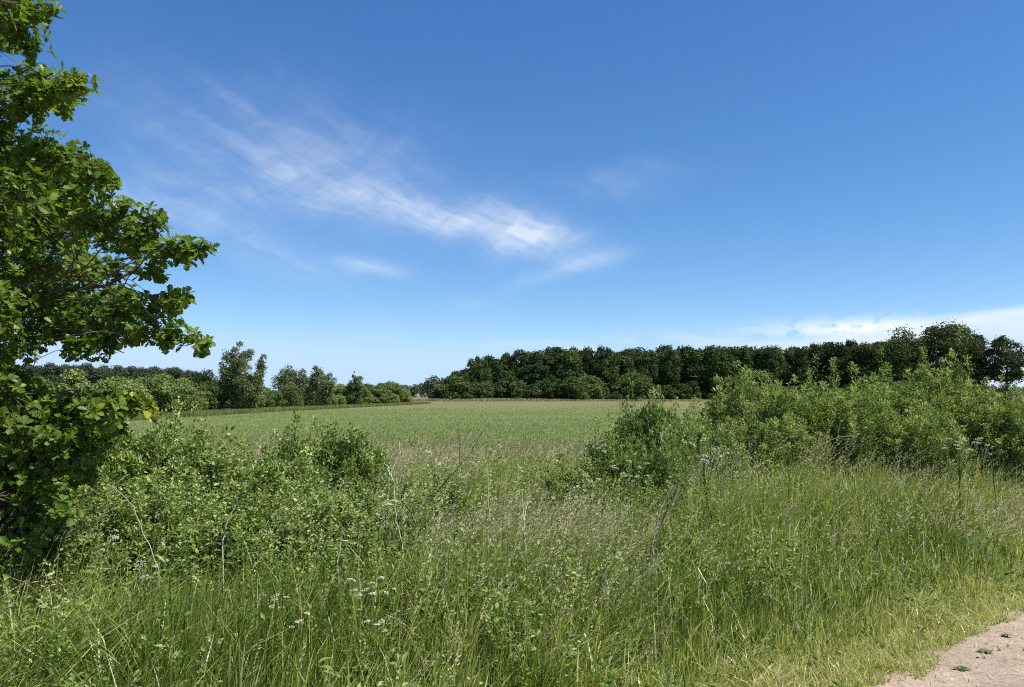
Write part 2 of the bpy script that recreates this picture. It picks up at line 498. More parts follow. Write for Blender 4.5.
def path_mat():
    m = bpy.data.materials.new('path_gravel'); m.use_nodes = True
    N, L = m.node_tree.nodes, m.node_tree.links
    pr = N['Principled BSDF']; pr.inputs['Roughness'].default_value = 0.92; pr.inputs['Specular IOR Level'].default_value = 0.2
    tc = N.new('ShaderNodeTexCoord')
    n1 = N.new('ShaderNodeTexNoise'); n1.inputs['Scale'].default_value = 1.6; n1.inputs['Detail'].default_value = 5
    n2 = N.new('ShaderNodeTexNoise'); n2.inputs['Scale'].default_value = 26; n2.inputs['Detail'].default_value = 8; n2.inputs['Roughness'].default_value = 0.75
    vo = N.new('ShaderNodeTexVoronoi'); vo.inputs['Scale'].default_value = 55
    for n in (n1, n2, vo): L.new(tc.outputs['Object'], n.inputs['Vector'])
    a = N.new('ShaderNodeMath'); a.operation = 'MULTIPLY_ADD'; L.new(n2.outputs['Fac'], a.inputs[0]); a.inputs[1].default_value = 0.9; L.new(n1.outputs['Fac'], a.inputs[2])
    cr = N.new('ShaderNodeValToRGB'); e = cr.color_ramp.elements; e.new(0.5)
    for el, (p, col) in zip(e, [(0.55, (0.195, 0.155, 0.118)), (0.92, (0.37, 0.288, 0.218)), (1.2, (0.50, 0.40, 0.31))]):
        el.position = min(p, 1.0); el.color = (*col, 1)
    h = N.new('ShaderNodeMath'); h.operation = 'MULTIPLY'; L.new(a.outputs[0], h.inputs[0]); h.inputs[1].default_value = 0.83
    L.new(h.outputs[0], cr.inputs[0]); L.new(cr.outputs[0], pr.inputs['Base Color'])
    b1 = N.new('ShaderNodeBump'); b1.inputs['Strength'].default_value = 0.9; b1.inputs['Distance'].default_value = 0.012
    b2 = N.new('ShaderNodeBump'); b2.inputs['Strength'].default_value = 0.6; b2.inputs['Distance'].default_value = 0.006; b2.invert = True
    L.new(n2.outputs['Fac'], b1.inputs['Height']); L.new(vo.outputs['Distance'], b2.inputs['Height'])
    L.new(b1.outputs[0], b2.inputs['Normal']); L.new(b2.outputs[0], pr.inputs['Normal'])
    return m


def zground(X, Y):
    return np.zeros_like(X) - 0.03


ax = np.concatenate([[-3500, -1500, -600], np.linspace(-300, 400, 30), [700, 1500, 3500]])
ay = np.concatenate([[-400, -100], np.linspace(-30, 300, 20), [500, 900, 1800, 4500]])
sheet('ground', ax, ay, zground, ground_mat(), 'structure', 'open farmland running to the horizon')
fx = np.concatenate([np.linspace(-220, 420, 120)])
fy = np.concatenate([np.linspace(13, 60, 60), np.linspace(62, 900, 90)])
sheet('field', fx, fy, lambda X, Y: -0.01 + 0.05 * (vnoise(X, Y, 9, 5) - 0.5) * sstep(Y, 14, 20), field_mat(), 'structure', 'flat green crop field beyond the verge')


def build_path():
    rng = np.random.default_rng(3)
    s = np.linspace(-14, 30, 500)              # along the edge
    w = np.linspace(0, 1, 46) ** 1.3
    d = np.array([0.742, 0.67]); nrm = np.array([0.67, -0.742])
    edge = 0.16 * (vnoise(s, s * 0 + 3, 0.55, 8, 4) - 0.5) * 2 - 0.24
    S, W = np.meshgrid(s, w, indexing='ij')
    off = edge[:, None] * (1 - W) + W * 3.6
    X = 2.08 + d[0] * S + nrm[0] * off; Y = 4.5 + d[1] * S + nrm[1] * off
    Z = 0.005 + 0.035 * (vnoise(X, Y, 0.5, 4, 4) - 0.4) * sstep(W, 0, 0.08) - 0.02 * (1 - sstep(W, 0, 0.04))
    Z -= 0.035 * np.exp(-((off - 1.15) / 0.28) ** 2)
    Z += 0.018 * (vnoise(X, Y, 0.07, 14, 2) - 0.5) * sstep(W, 0, 0.05)
    g = Geo(); nx = len(w)
    i = (np.arange(len(s) - 1)[:, None] * nx + np.arange(nx - 1)[None]).ravel()
    g.add(np.stack([X, Y, Z], -1).reshape(-1, 3), np.stack([i, i + nx, i + nx + 1, i + 1], -1), 0.5)
    o = link('path', g.mesh('path', path_mat(), True)); o['kind'] = 'structure'; o['label'] = 'bare sandy gravel path'


build_path()


# ------------------------------------------------------------------ far trees
def crown_geo(rng, puffs, nleaf, size, g=None, upbias=0.25, jit=0.75, tint_sd=0.22, asp=0.8):
    """leaf clumps spread on and inside a set of ellipsoid lobes (cx,cy,cz,rx,ry,rz)"""
    g = g or Geo()
    puffs = np.asarray(puffs, float)
    area = (puffs[:, 3] * puffs[:, 4] * puffs[:, 5]) ** (2 / 3)
    idx = rng.choice(len(puffs), nleaf, p=area / area.sum())
    n = unit(rng.normal(size=(nleaf, 3)))
    n[:, 2] = np.where(rng.random(nleaf) < 0.6, np.abs(n[:, 2]), n[:, 2])
    r = 1 - 0.42 * rng.random(nleaf) ** 1.5
    r += (rng.random(nleaf) < 0.16) * rng.random(nleaf) * 0.45
    r[rng.random(nleaf) < 0.25] *= 0.8
    c = puffs[idx, :3] + n * r[:, None] * puffs[idx, 3:]
    nn = unit(n + rng.normal(0, jit, (nleaf, 3)) + np.array([0, 0, upbias]))
    dr = unit(np.cross(nn, rng.normal(size=(nleaf, 3))))
    s = size * (0.55 + 0.9 * rng.random(nleaf))
    ptint = rng.normal(0, 0.12, len(puffs))
    tint = np.clip(0.5 + ptint[idx] + rng.normal(0, tint_sd, nleaf), 0, 1)
    leaves(g, c - dr * s[:, None] / 2, dr, nn, s, s * asp, tint, fold=0.15, mid=0.5)
    return g


def trunk_geo(rng, H, r0, base_h, puffs, nlimb=9, lean=0.0, sides=7):
    g = Geo()
    top = np.array([lean * H, 0, H * 0.86])
    pts = curve((0, 0, -0.15), top, (0, 0, 0), 9, rng, H * 0.008)
    rad = r0 * (1 - np.linspace(0, 1, 9) * 0.86); rad[0] *= 1.35
    tube(g, pts, rad, sides)
    order = rng.permutation(len(puffs))[:nlimb]
    for k in order:
        tgt = np.array(puffs[k][:3])
        t = np.clip((tgt[2] * 0.72) / (H * 0.86), base_h / H * 0.8, 0.9)
        p0 = pts[0] + (pts[-1] - pts[0]) * t
        i = int(round(t * 8)); p0 = pts[i]
        lp = curve(p0, tgt, (0, 0, -0.05 * H), 6, rng, H * 0.006)
        tube(g, lp, rad[i] * 0.5 * (1 - 0.8 * np.linspace(0, 1, 6)), 5)
    return g


def broad_puffs(rng, H, W, base, n, flat=0.75, rr=0.30):
    out = []
    taper = float(rng.choice([0.1, 0.3, 0.7]))
    flat = flat * float(rng.choice([0.9, 1.1, 1.5]))
    cz = (H + base) / 2; hz = (H - base) / 2
    for k in range(n):
        for _ in range(30):
            p = rng.uniform(-1, 1, 3)
            if np.sum(p ** 2) < 1:
                break
        p = p * (0.72 / max(0.72, np.linalg.norm(p))) if np.linalg.norm(p) > 0.72 else p * 1.05
        # the crown is widest a little below the middle
        wz = 1.0 - taper * max(p[2], 0)
        r = W * rr * rng.uniform(0.65, 1.15)
        out.append((p[0] * W * 0.5 * wz, p[1] * W * 0.5 * wz, cz + p[2] * hz * 1.12 - 0.02 * H, r, r, r * flat))
    return out


def make_tree(name, label, cat, seed, H, W, base, n, nleaf, size, mat, bark, group, r0=None, flat=0.75, rr=0.30, **kw):
    rng = np.random.default_rng(seed)
    pf = broad_puffs(rng, H, W, base, n, flat, rr)
    t = thing(name, label, cat, group=group)
    link('trunk', trunk_geo(rng, H, r0 or H * 0.022, base, pf).mesh('trunk', bark, True), t)
    link('crown', crown_geo(rng, pf, nleaf, size, **kw).mesh('crown', mat), t)
    return t


def place(src, used, label, loc, rz, sc, group=None):
    """first placement moves the source itself, later ones copy it"""
    if src.name not in used:
        used.add(src.name)
        src.location = loc; src.rotation_euler = (0, 0, rz); src.scale = sc
        src['label'] = label
        if group: src['group'] = group
        return src
    return copy_thing(src, label, loc, rz, sc, group)


used = set()
GW = 'trees of the dark wood across the field'
LW = 'tall dark broadleaf tree in the dense wood behind the green field'
wood = [make_tree('broadleaf_tree', LW, 'tree', 100 + k, 15.0, w, b, n, 7000, 0.46, M['forest'], M['bark'], GW, flat=0.8, rr=r, asp=0.85)
        for k, (w, b, n, r) in enumerate([(9.5, 0.4, 70, .155), (8.5, 0.2, 64, .16), (10.5, 0.5, 80, .14), (7.5, 0.1, 60, .165), (8.0, 0.8, 60, .16), (11.0, 0.4, 84, .135)])]
pxs = [430, 445, 460, 475, 500, 560, 620, 700, 745, 780, 800, 850, 900, 925, 960, 1000, 1400]
tps = [392, 383, 368, 356, 353, 348, 348, 346, 344, 347, 345, 341, 338, 336, 345, 350, 350]
rng = np.random.default_rng(21)
# a wood with depth: rows follow its front edge
for row, (d0, step, lift) in enumerate([(222, 5.6, 0), (230, 6.4, 0), (240, 7.0, 1), (252, 8.0, 2), (266, 9.0, 3)]):
    x = -17.5 + row * 1.5
    xmax = 108 + row * 2
    while x < xmax:
        d = d0 + rng.uniform(-5, 4)
        px = 512 + x / d * F
        top = np.interp(px, pxs, tps) + rng.normal(0, 1.6) - (rng.random() < 0.2) * 2.5 + (rng.random() < 0.2) * 4 + 1.2 - lift * 0.8
        H = (395 + EYE * F / d - top) * d / F
        s = H / 15.0
        w = s * rng.choice([0.6, 0.8, 1.0, 1.2, 1.35]) if px > 470 else s * 1.25
        place(wood[rng.integers(6)], used, LW, (x, d, 0), rng.uniform(0, 6.28), (w, w, s), GW)
        x += step * rng.uniform(0.45, 1.05)

# the big rounded oak group at the right end and the open lone tree beside it
def special(name, label, px, top, d, W, base, seed, n, rr, nleaf=9000, size=0.46, mat='forest', dens=1, bark='bark', r0=None, flat=0.75, cat='tree', **kw):
    p = pix(px, top, d); H = p[2]
    t = make_tree(name, label, cat, seed, H, W, base, n, nleaf, size, M[mat], M[bark], None, r0, flat, rr, asp=0.85, **kw)
    t.location = (p[0], d, 0)
    return t

special('oak_tree', 'broad dark oak with the highest dome of the right end of the wood', 945, 321, 205, 17.5, 1.5, 301, 60, 0.19, 19000)
special('oak_tree', 'dark round-topped oak joined to the left side of the highest dome', 905, 329, 206, 15.5, 0.3, 302, 54, 0.20, 15000)
special('oak_tree', 'dark oak filling the right shoulder of the highest dome, before the sky gap', 970, 331, 208, 10.5, 3.0, 303, 36, 0.23, 11000)
special('lone_tree', 'open-crowned tree on a bare visible trunk at the far right, sky showing under it', 1006, 331, 200, 12.0, 4.0, 304, 44, 0.15, 7500, r0=0.42)
special('oak_tree', 'partly cut off dark tree at the right edge beyond the open-crowned one', 1046, 340, 208, 10, 4.0, 305, 26, 0.2, 5200)
special('broadleaf_tree', 'mid-height dark tree below the left shoulder of the highest oak dome', 868, 341, 212, 10.5, 1.0, 306, 30, 0.22)

# lighter shrubs along the foot of the wood
GE = 'lighter shrubs along the foot of the wood'
LE = 'mid green round shrub at the foot of the dark wood across the field'
edge = [make_tree('shrub', LE, 'shrub', 400 + k, 4.0, w, -0.4, 34, 4200, 0.28, M['foot'], M['twig'], GE, r0=0.05, rr=0.18) for k, w in enumerate((5.0, 4.2, 6.0))]
rng = np.random.default_rng(22)
for k in range(74):
    px = 436 + 7.8 * k + rng.uniform(-5, 5)
    d = 214 + rng.uniform(-4, 3)
    s = rng.uniform(0.45, 1.7) * (0.85 if px > 700 else 1.0) * (0.6 + 0.8 * float(vnoise(px, 3, 60, 6, 2)))
    if rng.random() < 0.12: s *= 0.5
    x = (px - 512) / F * d
    place(edge[rng.integers(3)], used, LE, (x, d, 0), rng.uniform(0, 6.28), (s * 1.1, s * 1.1, s), GE)

rng = np.random.default_rng(221)
for k in range(26):
    x = -12 + k * 4.6 + rng.uniform(-1, 1)
    s = rng.uniform(0.9, 1.3)
    place(edge[rng.integers(3)], used, 'shrub filling the shade under the trees inside the dark wood', (x, 236 + rng.uniform(-3, 3), 0), rng.uniform(0, 6.28), (s * 1.3, s * 1.3, s), 'shrubs inside the wood')

# very far trees in the gaps
GF = 'very distant trees seen in the gaps'
LF = 'small bluish tree on the horizon in the gap left of the dark wood'
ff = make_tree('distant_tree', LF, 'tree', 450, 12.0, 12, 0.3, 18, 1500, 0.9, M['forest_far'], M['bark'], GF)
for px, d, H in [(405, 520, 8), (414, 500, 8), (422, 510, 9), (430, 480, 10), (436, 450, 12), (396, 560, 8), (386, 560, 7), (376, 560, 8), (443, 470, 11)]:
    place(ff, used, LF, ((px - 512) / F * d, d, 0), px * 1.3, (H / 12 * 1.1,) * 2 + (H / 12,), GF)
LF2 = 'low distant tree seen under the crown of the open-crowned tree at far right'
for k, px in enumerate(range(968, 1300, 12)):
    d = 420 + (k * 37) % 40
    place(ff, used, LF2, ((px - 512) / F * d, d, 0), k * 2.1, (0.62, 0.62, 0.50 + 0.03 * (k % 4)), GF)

# grey-brown wood far left
GL = 'trees of the distant wood at far left'
LL = 'greyish dark tree in the distant wood behind the left hedgerow'
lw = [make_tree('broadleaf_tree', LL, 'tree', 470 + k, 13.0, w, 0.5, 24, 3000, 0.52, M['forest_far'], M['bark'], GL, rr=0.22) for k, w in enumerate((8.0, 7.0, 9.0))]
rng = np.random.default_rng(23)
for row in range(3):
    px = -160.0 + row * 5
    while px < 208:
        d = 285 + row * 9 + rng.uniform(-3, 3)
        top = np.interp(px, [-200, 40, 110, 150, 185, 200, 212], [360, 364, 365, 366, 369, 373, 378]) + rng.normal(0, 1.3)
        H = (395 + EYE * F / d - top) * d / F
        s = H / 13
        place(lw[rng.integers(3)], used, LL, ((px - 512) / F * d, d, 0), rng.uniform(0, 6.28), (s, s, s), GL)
        px += rng.uniform(9, 15)
special('dark_tree', 'small dark round tree standing between the left wood and the tall birch', 206, 372, 160, 6.5, 0.5, 481, 18, 0.26, 3000, 0.36, 'forest')
special('dark_tree', 'narrow dark tree at the right end of the distant left wood', 190, 376, 170, 5.0, 0.5, 482, 14, 0.28, 2400, 0.36, 'forest')

# hedgerow on the left side of the field
GH = 'shrubs of the left hedgerow'
LH = 'bushy mid green shrub of the hedgerow along the left side of the field'
hedge = [make_tree('hedgerow_shrub', LH, 'shrub', 500 + k, 3.0, w, -0.4, 48, 8500, 0.16, M['edge'], M['twig'], GH, r0=0.04, rr=0.15) for k, w in enumerate((3.6, 3.0, 4.4, 3.4))]
rng = np.random.default_rng(24)
for k in range(64):
    t = (k // 2) / 31.0
    back = (k % 2)
    d = 52 * (146 / 52) ** t + back * 6 + rng.uniform(-1, 1)
    px = np.interp(t, [0, 0.3, 0.62, 0.8, 1], [105, 190, 300, 356, 405]) + rng.uniform(-5, 5) + (0 if not back else -8)
    top = np.interp(px, [90, 130, 160, 200, 240, 290, 340, 370, 405, 420], [385, 388, 382, 386, 388, 392, 390, 387, 390, 393]) + rng.uniform(-5, 6)
    H = (395 + EYE * F / d - top) * d / F
    if not back: H *= rng.uniform(0.6, 1.0)
    H = max(H, 1.4) * 1.18
    s = H / 3.0
    w = s * rng.uniform(0.85, 1.2)
    place(hedge[rng.integers(4)], used, LH, ((px - 512) / F * d, d, 0), rng.uniform(0, 6.28), (w, w, s), GH)
# continue it left, behind the oak
for k in range(14):
    d = 54 - k * 1.2
    x = -27 - k * 2.0
    s = rng.uniform(0.8, 1.2)
    place(hedge[k % 4], used, LH, (x, d, 0), k * 1.1, (s, s, s), GH)


def birch(label, px, top, d, W, seed, stems, nleaf, size=0.13, name='birch_tree', mat='birch', bark='birchbark'):
    """several leaning stems, each hung with small airy leaf masses"""
    rng = np.random.default_rng(seed)
    p = pix(px, top, d); H = p[2]
    t = thing(name, label, 'tree', (p[0], d, 0))
    gt, gc = Geo(), Geo()
    pf = []
    for (sx, sh, lw_) in stems:
        h = H * sh
        tip = np.array([sx * W, rng.uniform(-.2, .2) * W, h])
        pts = curve((sx * W * 0.25, 0, -0.1), tip, (0, 0, 0), 10, rng, H * 0.01)
        tube(gt, pts, 0.075 * (h / 6) * (1 - 0.9 * np.linspace(0, 1, 10)), 6)
        nb = int(24 * sh)
        for k in range(nb):
            tt = 0.12 + 0.9 * (k + rng.random()) / nb
            i = min(int(tt * 9), 9)
            prof = math.sin(min(tt, 1) ** 0.8 * math.pi * 0.92 + 0.18) * 0.5 + 0.35 if tt < 1 else 0.1
            a = rng.uniform(0, 6.28); rr = lw_ * W * prof * rng.uniform(0.25, 0.9)
            c = pts[i] + np.array([math.cos(a) * rr, math.sin(a) * rr, rng.uniform(-0.1, 0.25)])
            c[2] = min(c[2], h * 1.0)
            tube(gt, curve(pts[max(i - 1, 0)], c, (0, 0, 0.05), 4, rng), [0.02, 0.014, 0.009, 0.004], 4)
            q = W * rng.uniform(0.09, 0.17) * (1.0 if tt < 0.85 else 0.6)
            pf.append((c[0], c[1], c[2], q, q, q * rng.uniform(0.9, 1.5)))
    link('trunk', gt.mesh('trunk', M[bark], True), t)
    link('crown', crown_geo(rng, pf, nleaf, size, upbias=0.0, jit=1.1, asp=0.7).mesh('crown', M[mat]), t)
    return t


birch('tall grey-green birch, tallest tree of the left hedgerow, with a thin side stem leaning right', 238, 345, 76, 4.4, 601,
      [(-0.05, 1.0, 0.62), (0.16, 0.95, 0.50), (0.60, 0.80, 0.20), (-0.40, 0.70, 0.28), (0.0, 0.60, 0.7), (0.35, 0.50, 0.5)], 34000, 0.14)
birch('leafy birch with several pale stems, left one of the pair beyond the tallest birch', 291, 368, 95, 5.2, 602,
      [(0.0, 1.0, 0.38), (-0.25, 0.85, 0.32), (0.28, 0.88, 0.3), (0.0, 0.6, 0.5)], 17000, 0.16)
birch('narrow pointed birch rising right of the two-stemmed leafy one', 318, 364, 98, 4.0, 603,
      [(0.0, 1.0, 0.30), (0.35, 0.78, 0.25), (-0.3, 0.7, 0.3), (0.55, 0.62, 0.2)], 13000, 0.16)
birch('small birch standing alone above the low right half of the left hedgerow', 355, 373, 110, 3.2, 604,
      [(0.0, 1.0, 0.42), (0.2, 0.9, 0.35), (-0.2, 0.7, 0.4)], 6000, 0.19)
birch('tiny thin tree top showing over the low shrubs near the end of the left hedgerow', 384, 384, 128, 2.6, 605, [(0.0, 1.0, 0.4), (0.4, 0.8, 0.3)], 2500, 0.22)


# ------------------------------------------------------------------ near shrubs
def make_shrub(name, label, seed, H, W, nshoot, nl, ll, lw_, mat, upright=0.6, D=None, core=0.35, group=None, blossom=0, twigr=0.006, cat='shrub', arc=0.15):
    """stems fanning out of the base, every shoot set with leaves along its length"""
    rng = np.random.default_rng(seed)
    D = D or W
    gs, gl, gb = Geo(), Geo(), Geo()
    for k in range(nshoot):
        a = rng.uniform(0, 6.283); r = math.sqrt(rng.random())
        bx, by = math.cos(a) * r, math.sin(a) * r
        hgt = H * (1 - (0.30 if mat == 'willow' else 0.42) * r ** 2.6) * (rng.uniform(0.68, 0.98) if mat != 'willow' else 0.62 + 0.36 * float(vnoise(bx * 3 + seed, by * 3, 0.6, seed, 2)) + rng.uniform(-0.06, 0.12))
        if rng.random() < 0.13 and r < 0.8: hgt *= rng.uniform(1.08, 1.30)
        tip = np.array([bx * W / 2 * rng.uniform(0.9, 1.08), by * D / 2 * rng.uniform(0.9, 1.08), hgt])
        root = np.array([bx * W * 0.5 * upright, by * D * 0.5 * upright, -0.03])
        n = 8
        pts = curve(root, tip, (bx * arc * W * .3, by * arc * D * .3, hgt * 0.06), n, rng, 0.012 * H)
        if k % 3 == 0:
            tube(gs, pts, twigr * (1.25 - np.linspace(0, 1, n)), 4)
        else:
            tube(gs, pts[3:], twigr * 0.6 * (1.2 - np.linspace(0, 1, n - 3)), 3)
        # leaves on the shoot and on side twigs
        m_ = int(nl * rng.uniform(0.7, 1.3))
        t = 1 - (1 - core) * rng.random(m_) ** 1.25
        t[: max(3, m_ // 12)] = rng.uniform(0.93, 1.0, max(3, m_ // 12))
        f = t * (n - 1); i = np.minimum(f.astype(int), n - 2); fr = (f - i)[:, None]
        c = pts[i] * (1 - fr) + pts[i + 1] * fr
        ax_ = unit(pts[i + 1] - pts[i])
        out = unit(rng.normal(size=(m_, 3)) * np.array([1, 1, 0.6]))
        sp = rng.random(m_) ** 1.5 * (0.16 if upright > 0.7 else 0.20) * (1.15 - t) * 2.2
        c = c + out * sp[:, None]
        c[:, 2] = np.maximum(c[:, 2], 0.03)
        dr = unit(out * 1.0 + ax_ * 0.75 + rng.normal(0, 0.3, (m_, 3)))
        nn = unit(np.array([0, 0, 1.0]) + rng.normal(0, 0.65, (m_, 3)))
        s = ll * rng.uniform(0.6, 1.25, m_)
        tint = np.clip(0.42 + 0.22 * (t > 0.93) + rng.normal(0, 0.17, m_) + rng.normal(0, 0.10), 0, 1)
        leaves(gl, c, dr, nn, s, s * lw_ / ll, tint)
        if blossom and rng.random() < blossom:
            q = rng.integers(3, 7)
            cc = pts[-1] + rng.normal(0, 0.03, (q, 3))
            leaves(gb, cc, unit(rng.normal(size=(q, 3))), np.tile([0, 0, 1.0], (q, 1)) + rng.normal(0, .3, (q, 3)), 0.022, 0.02, rng.random(q))
    t = thing(name, label, cat, group=group)
    link('stems', gs.mesh('stems', M['twig'], True), t)
    link('foliage', gl.mesh('foliage', M[mat]), t)
    if gb.n:
        link('blossom', gb.mesh('blossom', M['petal']), t)
    return t


TOPZ = {}


def put(o, px, d, rz=0.0, top=None, H=None, w=1.0):
    x = (px - 512) / F * d
    s = 1.0
    if top is not None:
        fo = [c for c in o.children if c.name.startswith('foliage')][0]
        if fo.data.name not in TOPZ:
            zz = np.empty(len(fo.data.vertices) * 3, np.float32); fo.data.vertices.foreach_get('co', zz)
            TOPZ[fo.data.name] = float(np.percentile(zz[2::3], 98.9))
        s = pix(px, top, d)[2] / TOPZ[fo.data.name]
    o.location = (x, d, 0); o.rotation_euler = (0, 0, rz); o.scale = (w, w, s)


# right thicket (about 12-15 m away)
wl = [make_shrub('willow_shrub', 'x', 700, 2.0, 1.7, 150, 150, 0.064, 0.021, 'willow', 0.80, arc=0.05),
      make_shrub('willow_shrub', 'x', 701, 2.0, 1.5, 150, 150, 0.060, 0.023, 'willow', 0.85, arc=0.0),
      make_shrub('willow_shrub', 'x', 702, 2.0, 1.9, 200, 150, 0.054, 0.025, 'willow', 0.75, arc=0.1)]
GWL = 'willow shrubs of the right thicket'
tick = [  # px, top, dist, width scale, proto, label
    (752, 377, 13.6, 1.05, 0, 'tall leafy shrub forming the left end of the right thicket'),
    (790, 388, 12.6, 1.00, 1, 'bright green shrub second from the left end of the right thicket'),
    (822, 384, 13.4, 0.95, 2, 'slender-shooted shrub left of the middle of the right thicket'),
    (850, 392, 12.2, 0.95, 0, 'lower front shrub before the middle of the right thicket'),
    (872, 378, 13.8, 0.90, 1, 'upright shrub just left of the tallest shrub of the right thicket'),
    (905, 384, 13.0, 0.90, 2, 'shrub pressed against the left side of the tallest one'),
    (938, 364, 13.6, 0.95, 1, 'tallest shrub of the right thicket, peaked, in front of the big far oak'),
    (968, 386, 13.0, 0.85, 0, 'dense shrub filling the right flank of the peaked tallest shrub'),
    (770, 415, 11.6, 0.80, 2, 'low leafy shrub in front of the left end of the right thicket'),
    (915, 412, 11.8, 0.80, 0, 'low leafy shrub at the front below the peaked tallest shrub'),
    (740, 425, 12.2, 0.75, 1, 'small shrub at the lower left corner of the right thicket'),
    (1004, 398, 12.6, 0.85, 2, 'yellow-green leafy shrub right of the dense flank shrub'),
    (1040, 392, 14.0, 1.00, 0, 'shrub at the right edge of the photo behind tall grass'),
    (1075, 388, 14.5, 1.1, 1, 'shrub just outside the right edge of the thicket'),
    (1120, 384, 15.5, 1.2, 2, 'shrub past the right edge, last of the thicket'),
]
for k, (px, top, d, w, pr, lab) in enumerate(tick):
    o = place(wl[pr], used, lab, (0, 0, 0), 0, (1, 1, 1), GWL)
    put(o, px, d, k * 2.4, top, 2.0, w)

# middle bush and its small neighbours
br = [make_shrub('leafy_shrub', 'x', 720, 1.4, 1.3, 190, 130, 0.050, 0.032, 'bramble', 0.5),
      make_shrub('leafy_shrub', 'x', 721, 1.4, 1.6, 220, 140, 0.042, 0.028, 'bramble', 0.4, blossom=0.25),
      make_shrub('leafy_shrub', 'x', 722, 1.4, 1.5, 210, 140, 0.042, 0.030, 'bramble', 0.45, blossom=0.15, arc=0.5)]
GB = 'leafy shrubs of the verge'
vb = [
    (640, 407, 9.8, 0.62, 2, 'pale green shrub with a pointed top in the middle of the verge'),
    (660, 412, 9.6, 0.50, 0, 'narrow shrub against the right side of the pointed middle shrub'),
    (672, 424, 10.2, 0.58, 1, 'lower shrub touching the right side of the pointed middle shrub'),
    (704, 420, 11.0, 0.75, 1, 'small open shrub between the middle shrub and the right thicket'),
    (612, 436, 9.4, 0.6, 1, 'low spreading shrub at the left foot of the pointed middle shrub'),
    (658, 442, 9.0, 0.5, 1, 'low front shrub below the pointed middle shrub'),
    (170, 428, 8.6, 0.80, 1, 'rounded shrub left of the middle of the left bramble mass, beside the oak'),
    (215, 452, 8.0, 0.95, 2, 'lower mound of small leaves under the lone upright sprig'),
    (302, 436, 8.8, 0.66, 2, 'dark-hearted shrub forming the left of the two leafy humps near the white dead stalk'),
    (352, 438, 8.6, 0.70, 0, 'leafy hump nearest the white dead stalk'),
    (275, 456, 8.2, 0.85, 1, 'mound of small pale leaves between the two taller left humps'),
    (130, 432, 8.2, 0.9, 2, 'shrub hugging the right side of the oak foliage'),
    (160, 492, 6.6, 0.85, 1, 'front mound of small pale leaves right below the oak'),
    (240, 500, 6.5, 0.8, 2, 'front mound of pale leaves in the centre of the left bramble mass'),
    (320, 490, 6.9, 0.8, 1, 'front mound below the dark-hearted shrub'),
    (390, 500, 7.2, 0.7, 2, 'low leafy mound around the foot of the white dead stalk'),
    (95, 500, 6.4, 0.75, 2, 'low shrub in the oak shade at the left'),
    (430, 480, 8.4, 0.75, 1, 'flowering low shrub right of the white dead stalk'),
    (570, 470, 8.6, 0.6, 2, 'low shrub left of the middle shrub group, half sunk in grass'),
]
for k, (px, top, d, w, pr, lab) in enumerate(vb):
    o = place(br[pr], used, lab, (0, 0, 0), 0, (1, 1, 1), GB)
    put(o, px, d, k * 1.7, top, 1.4, w)


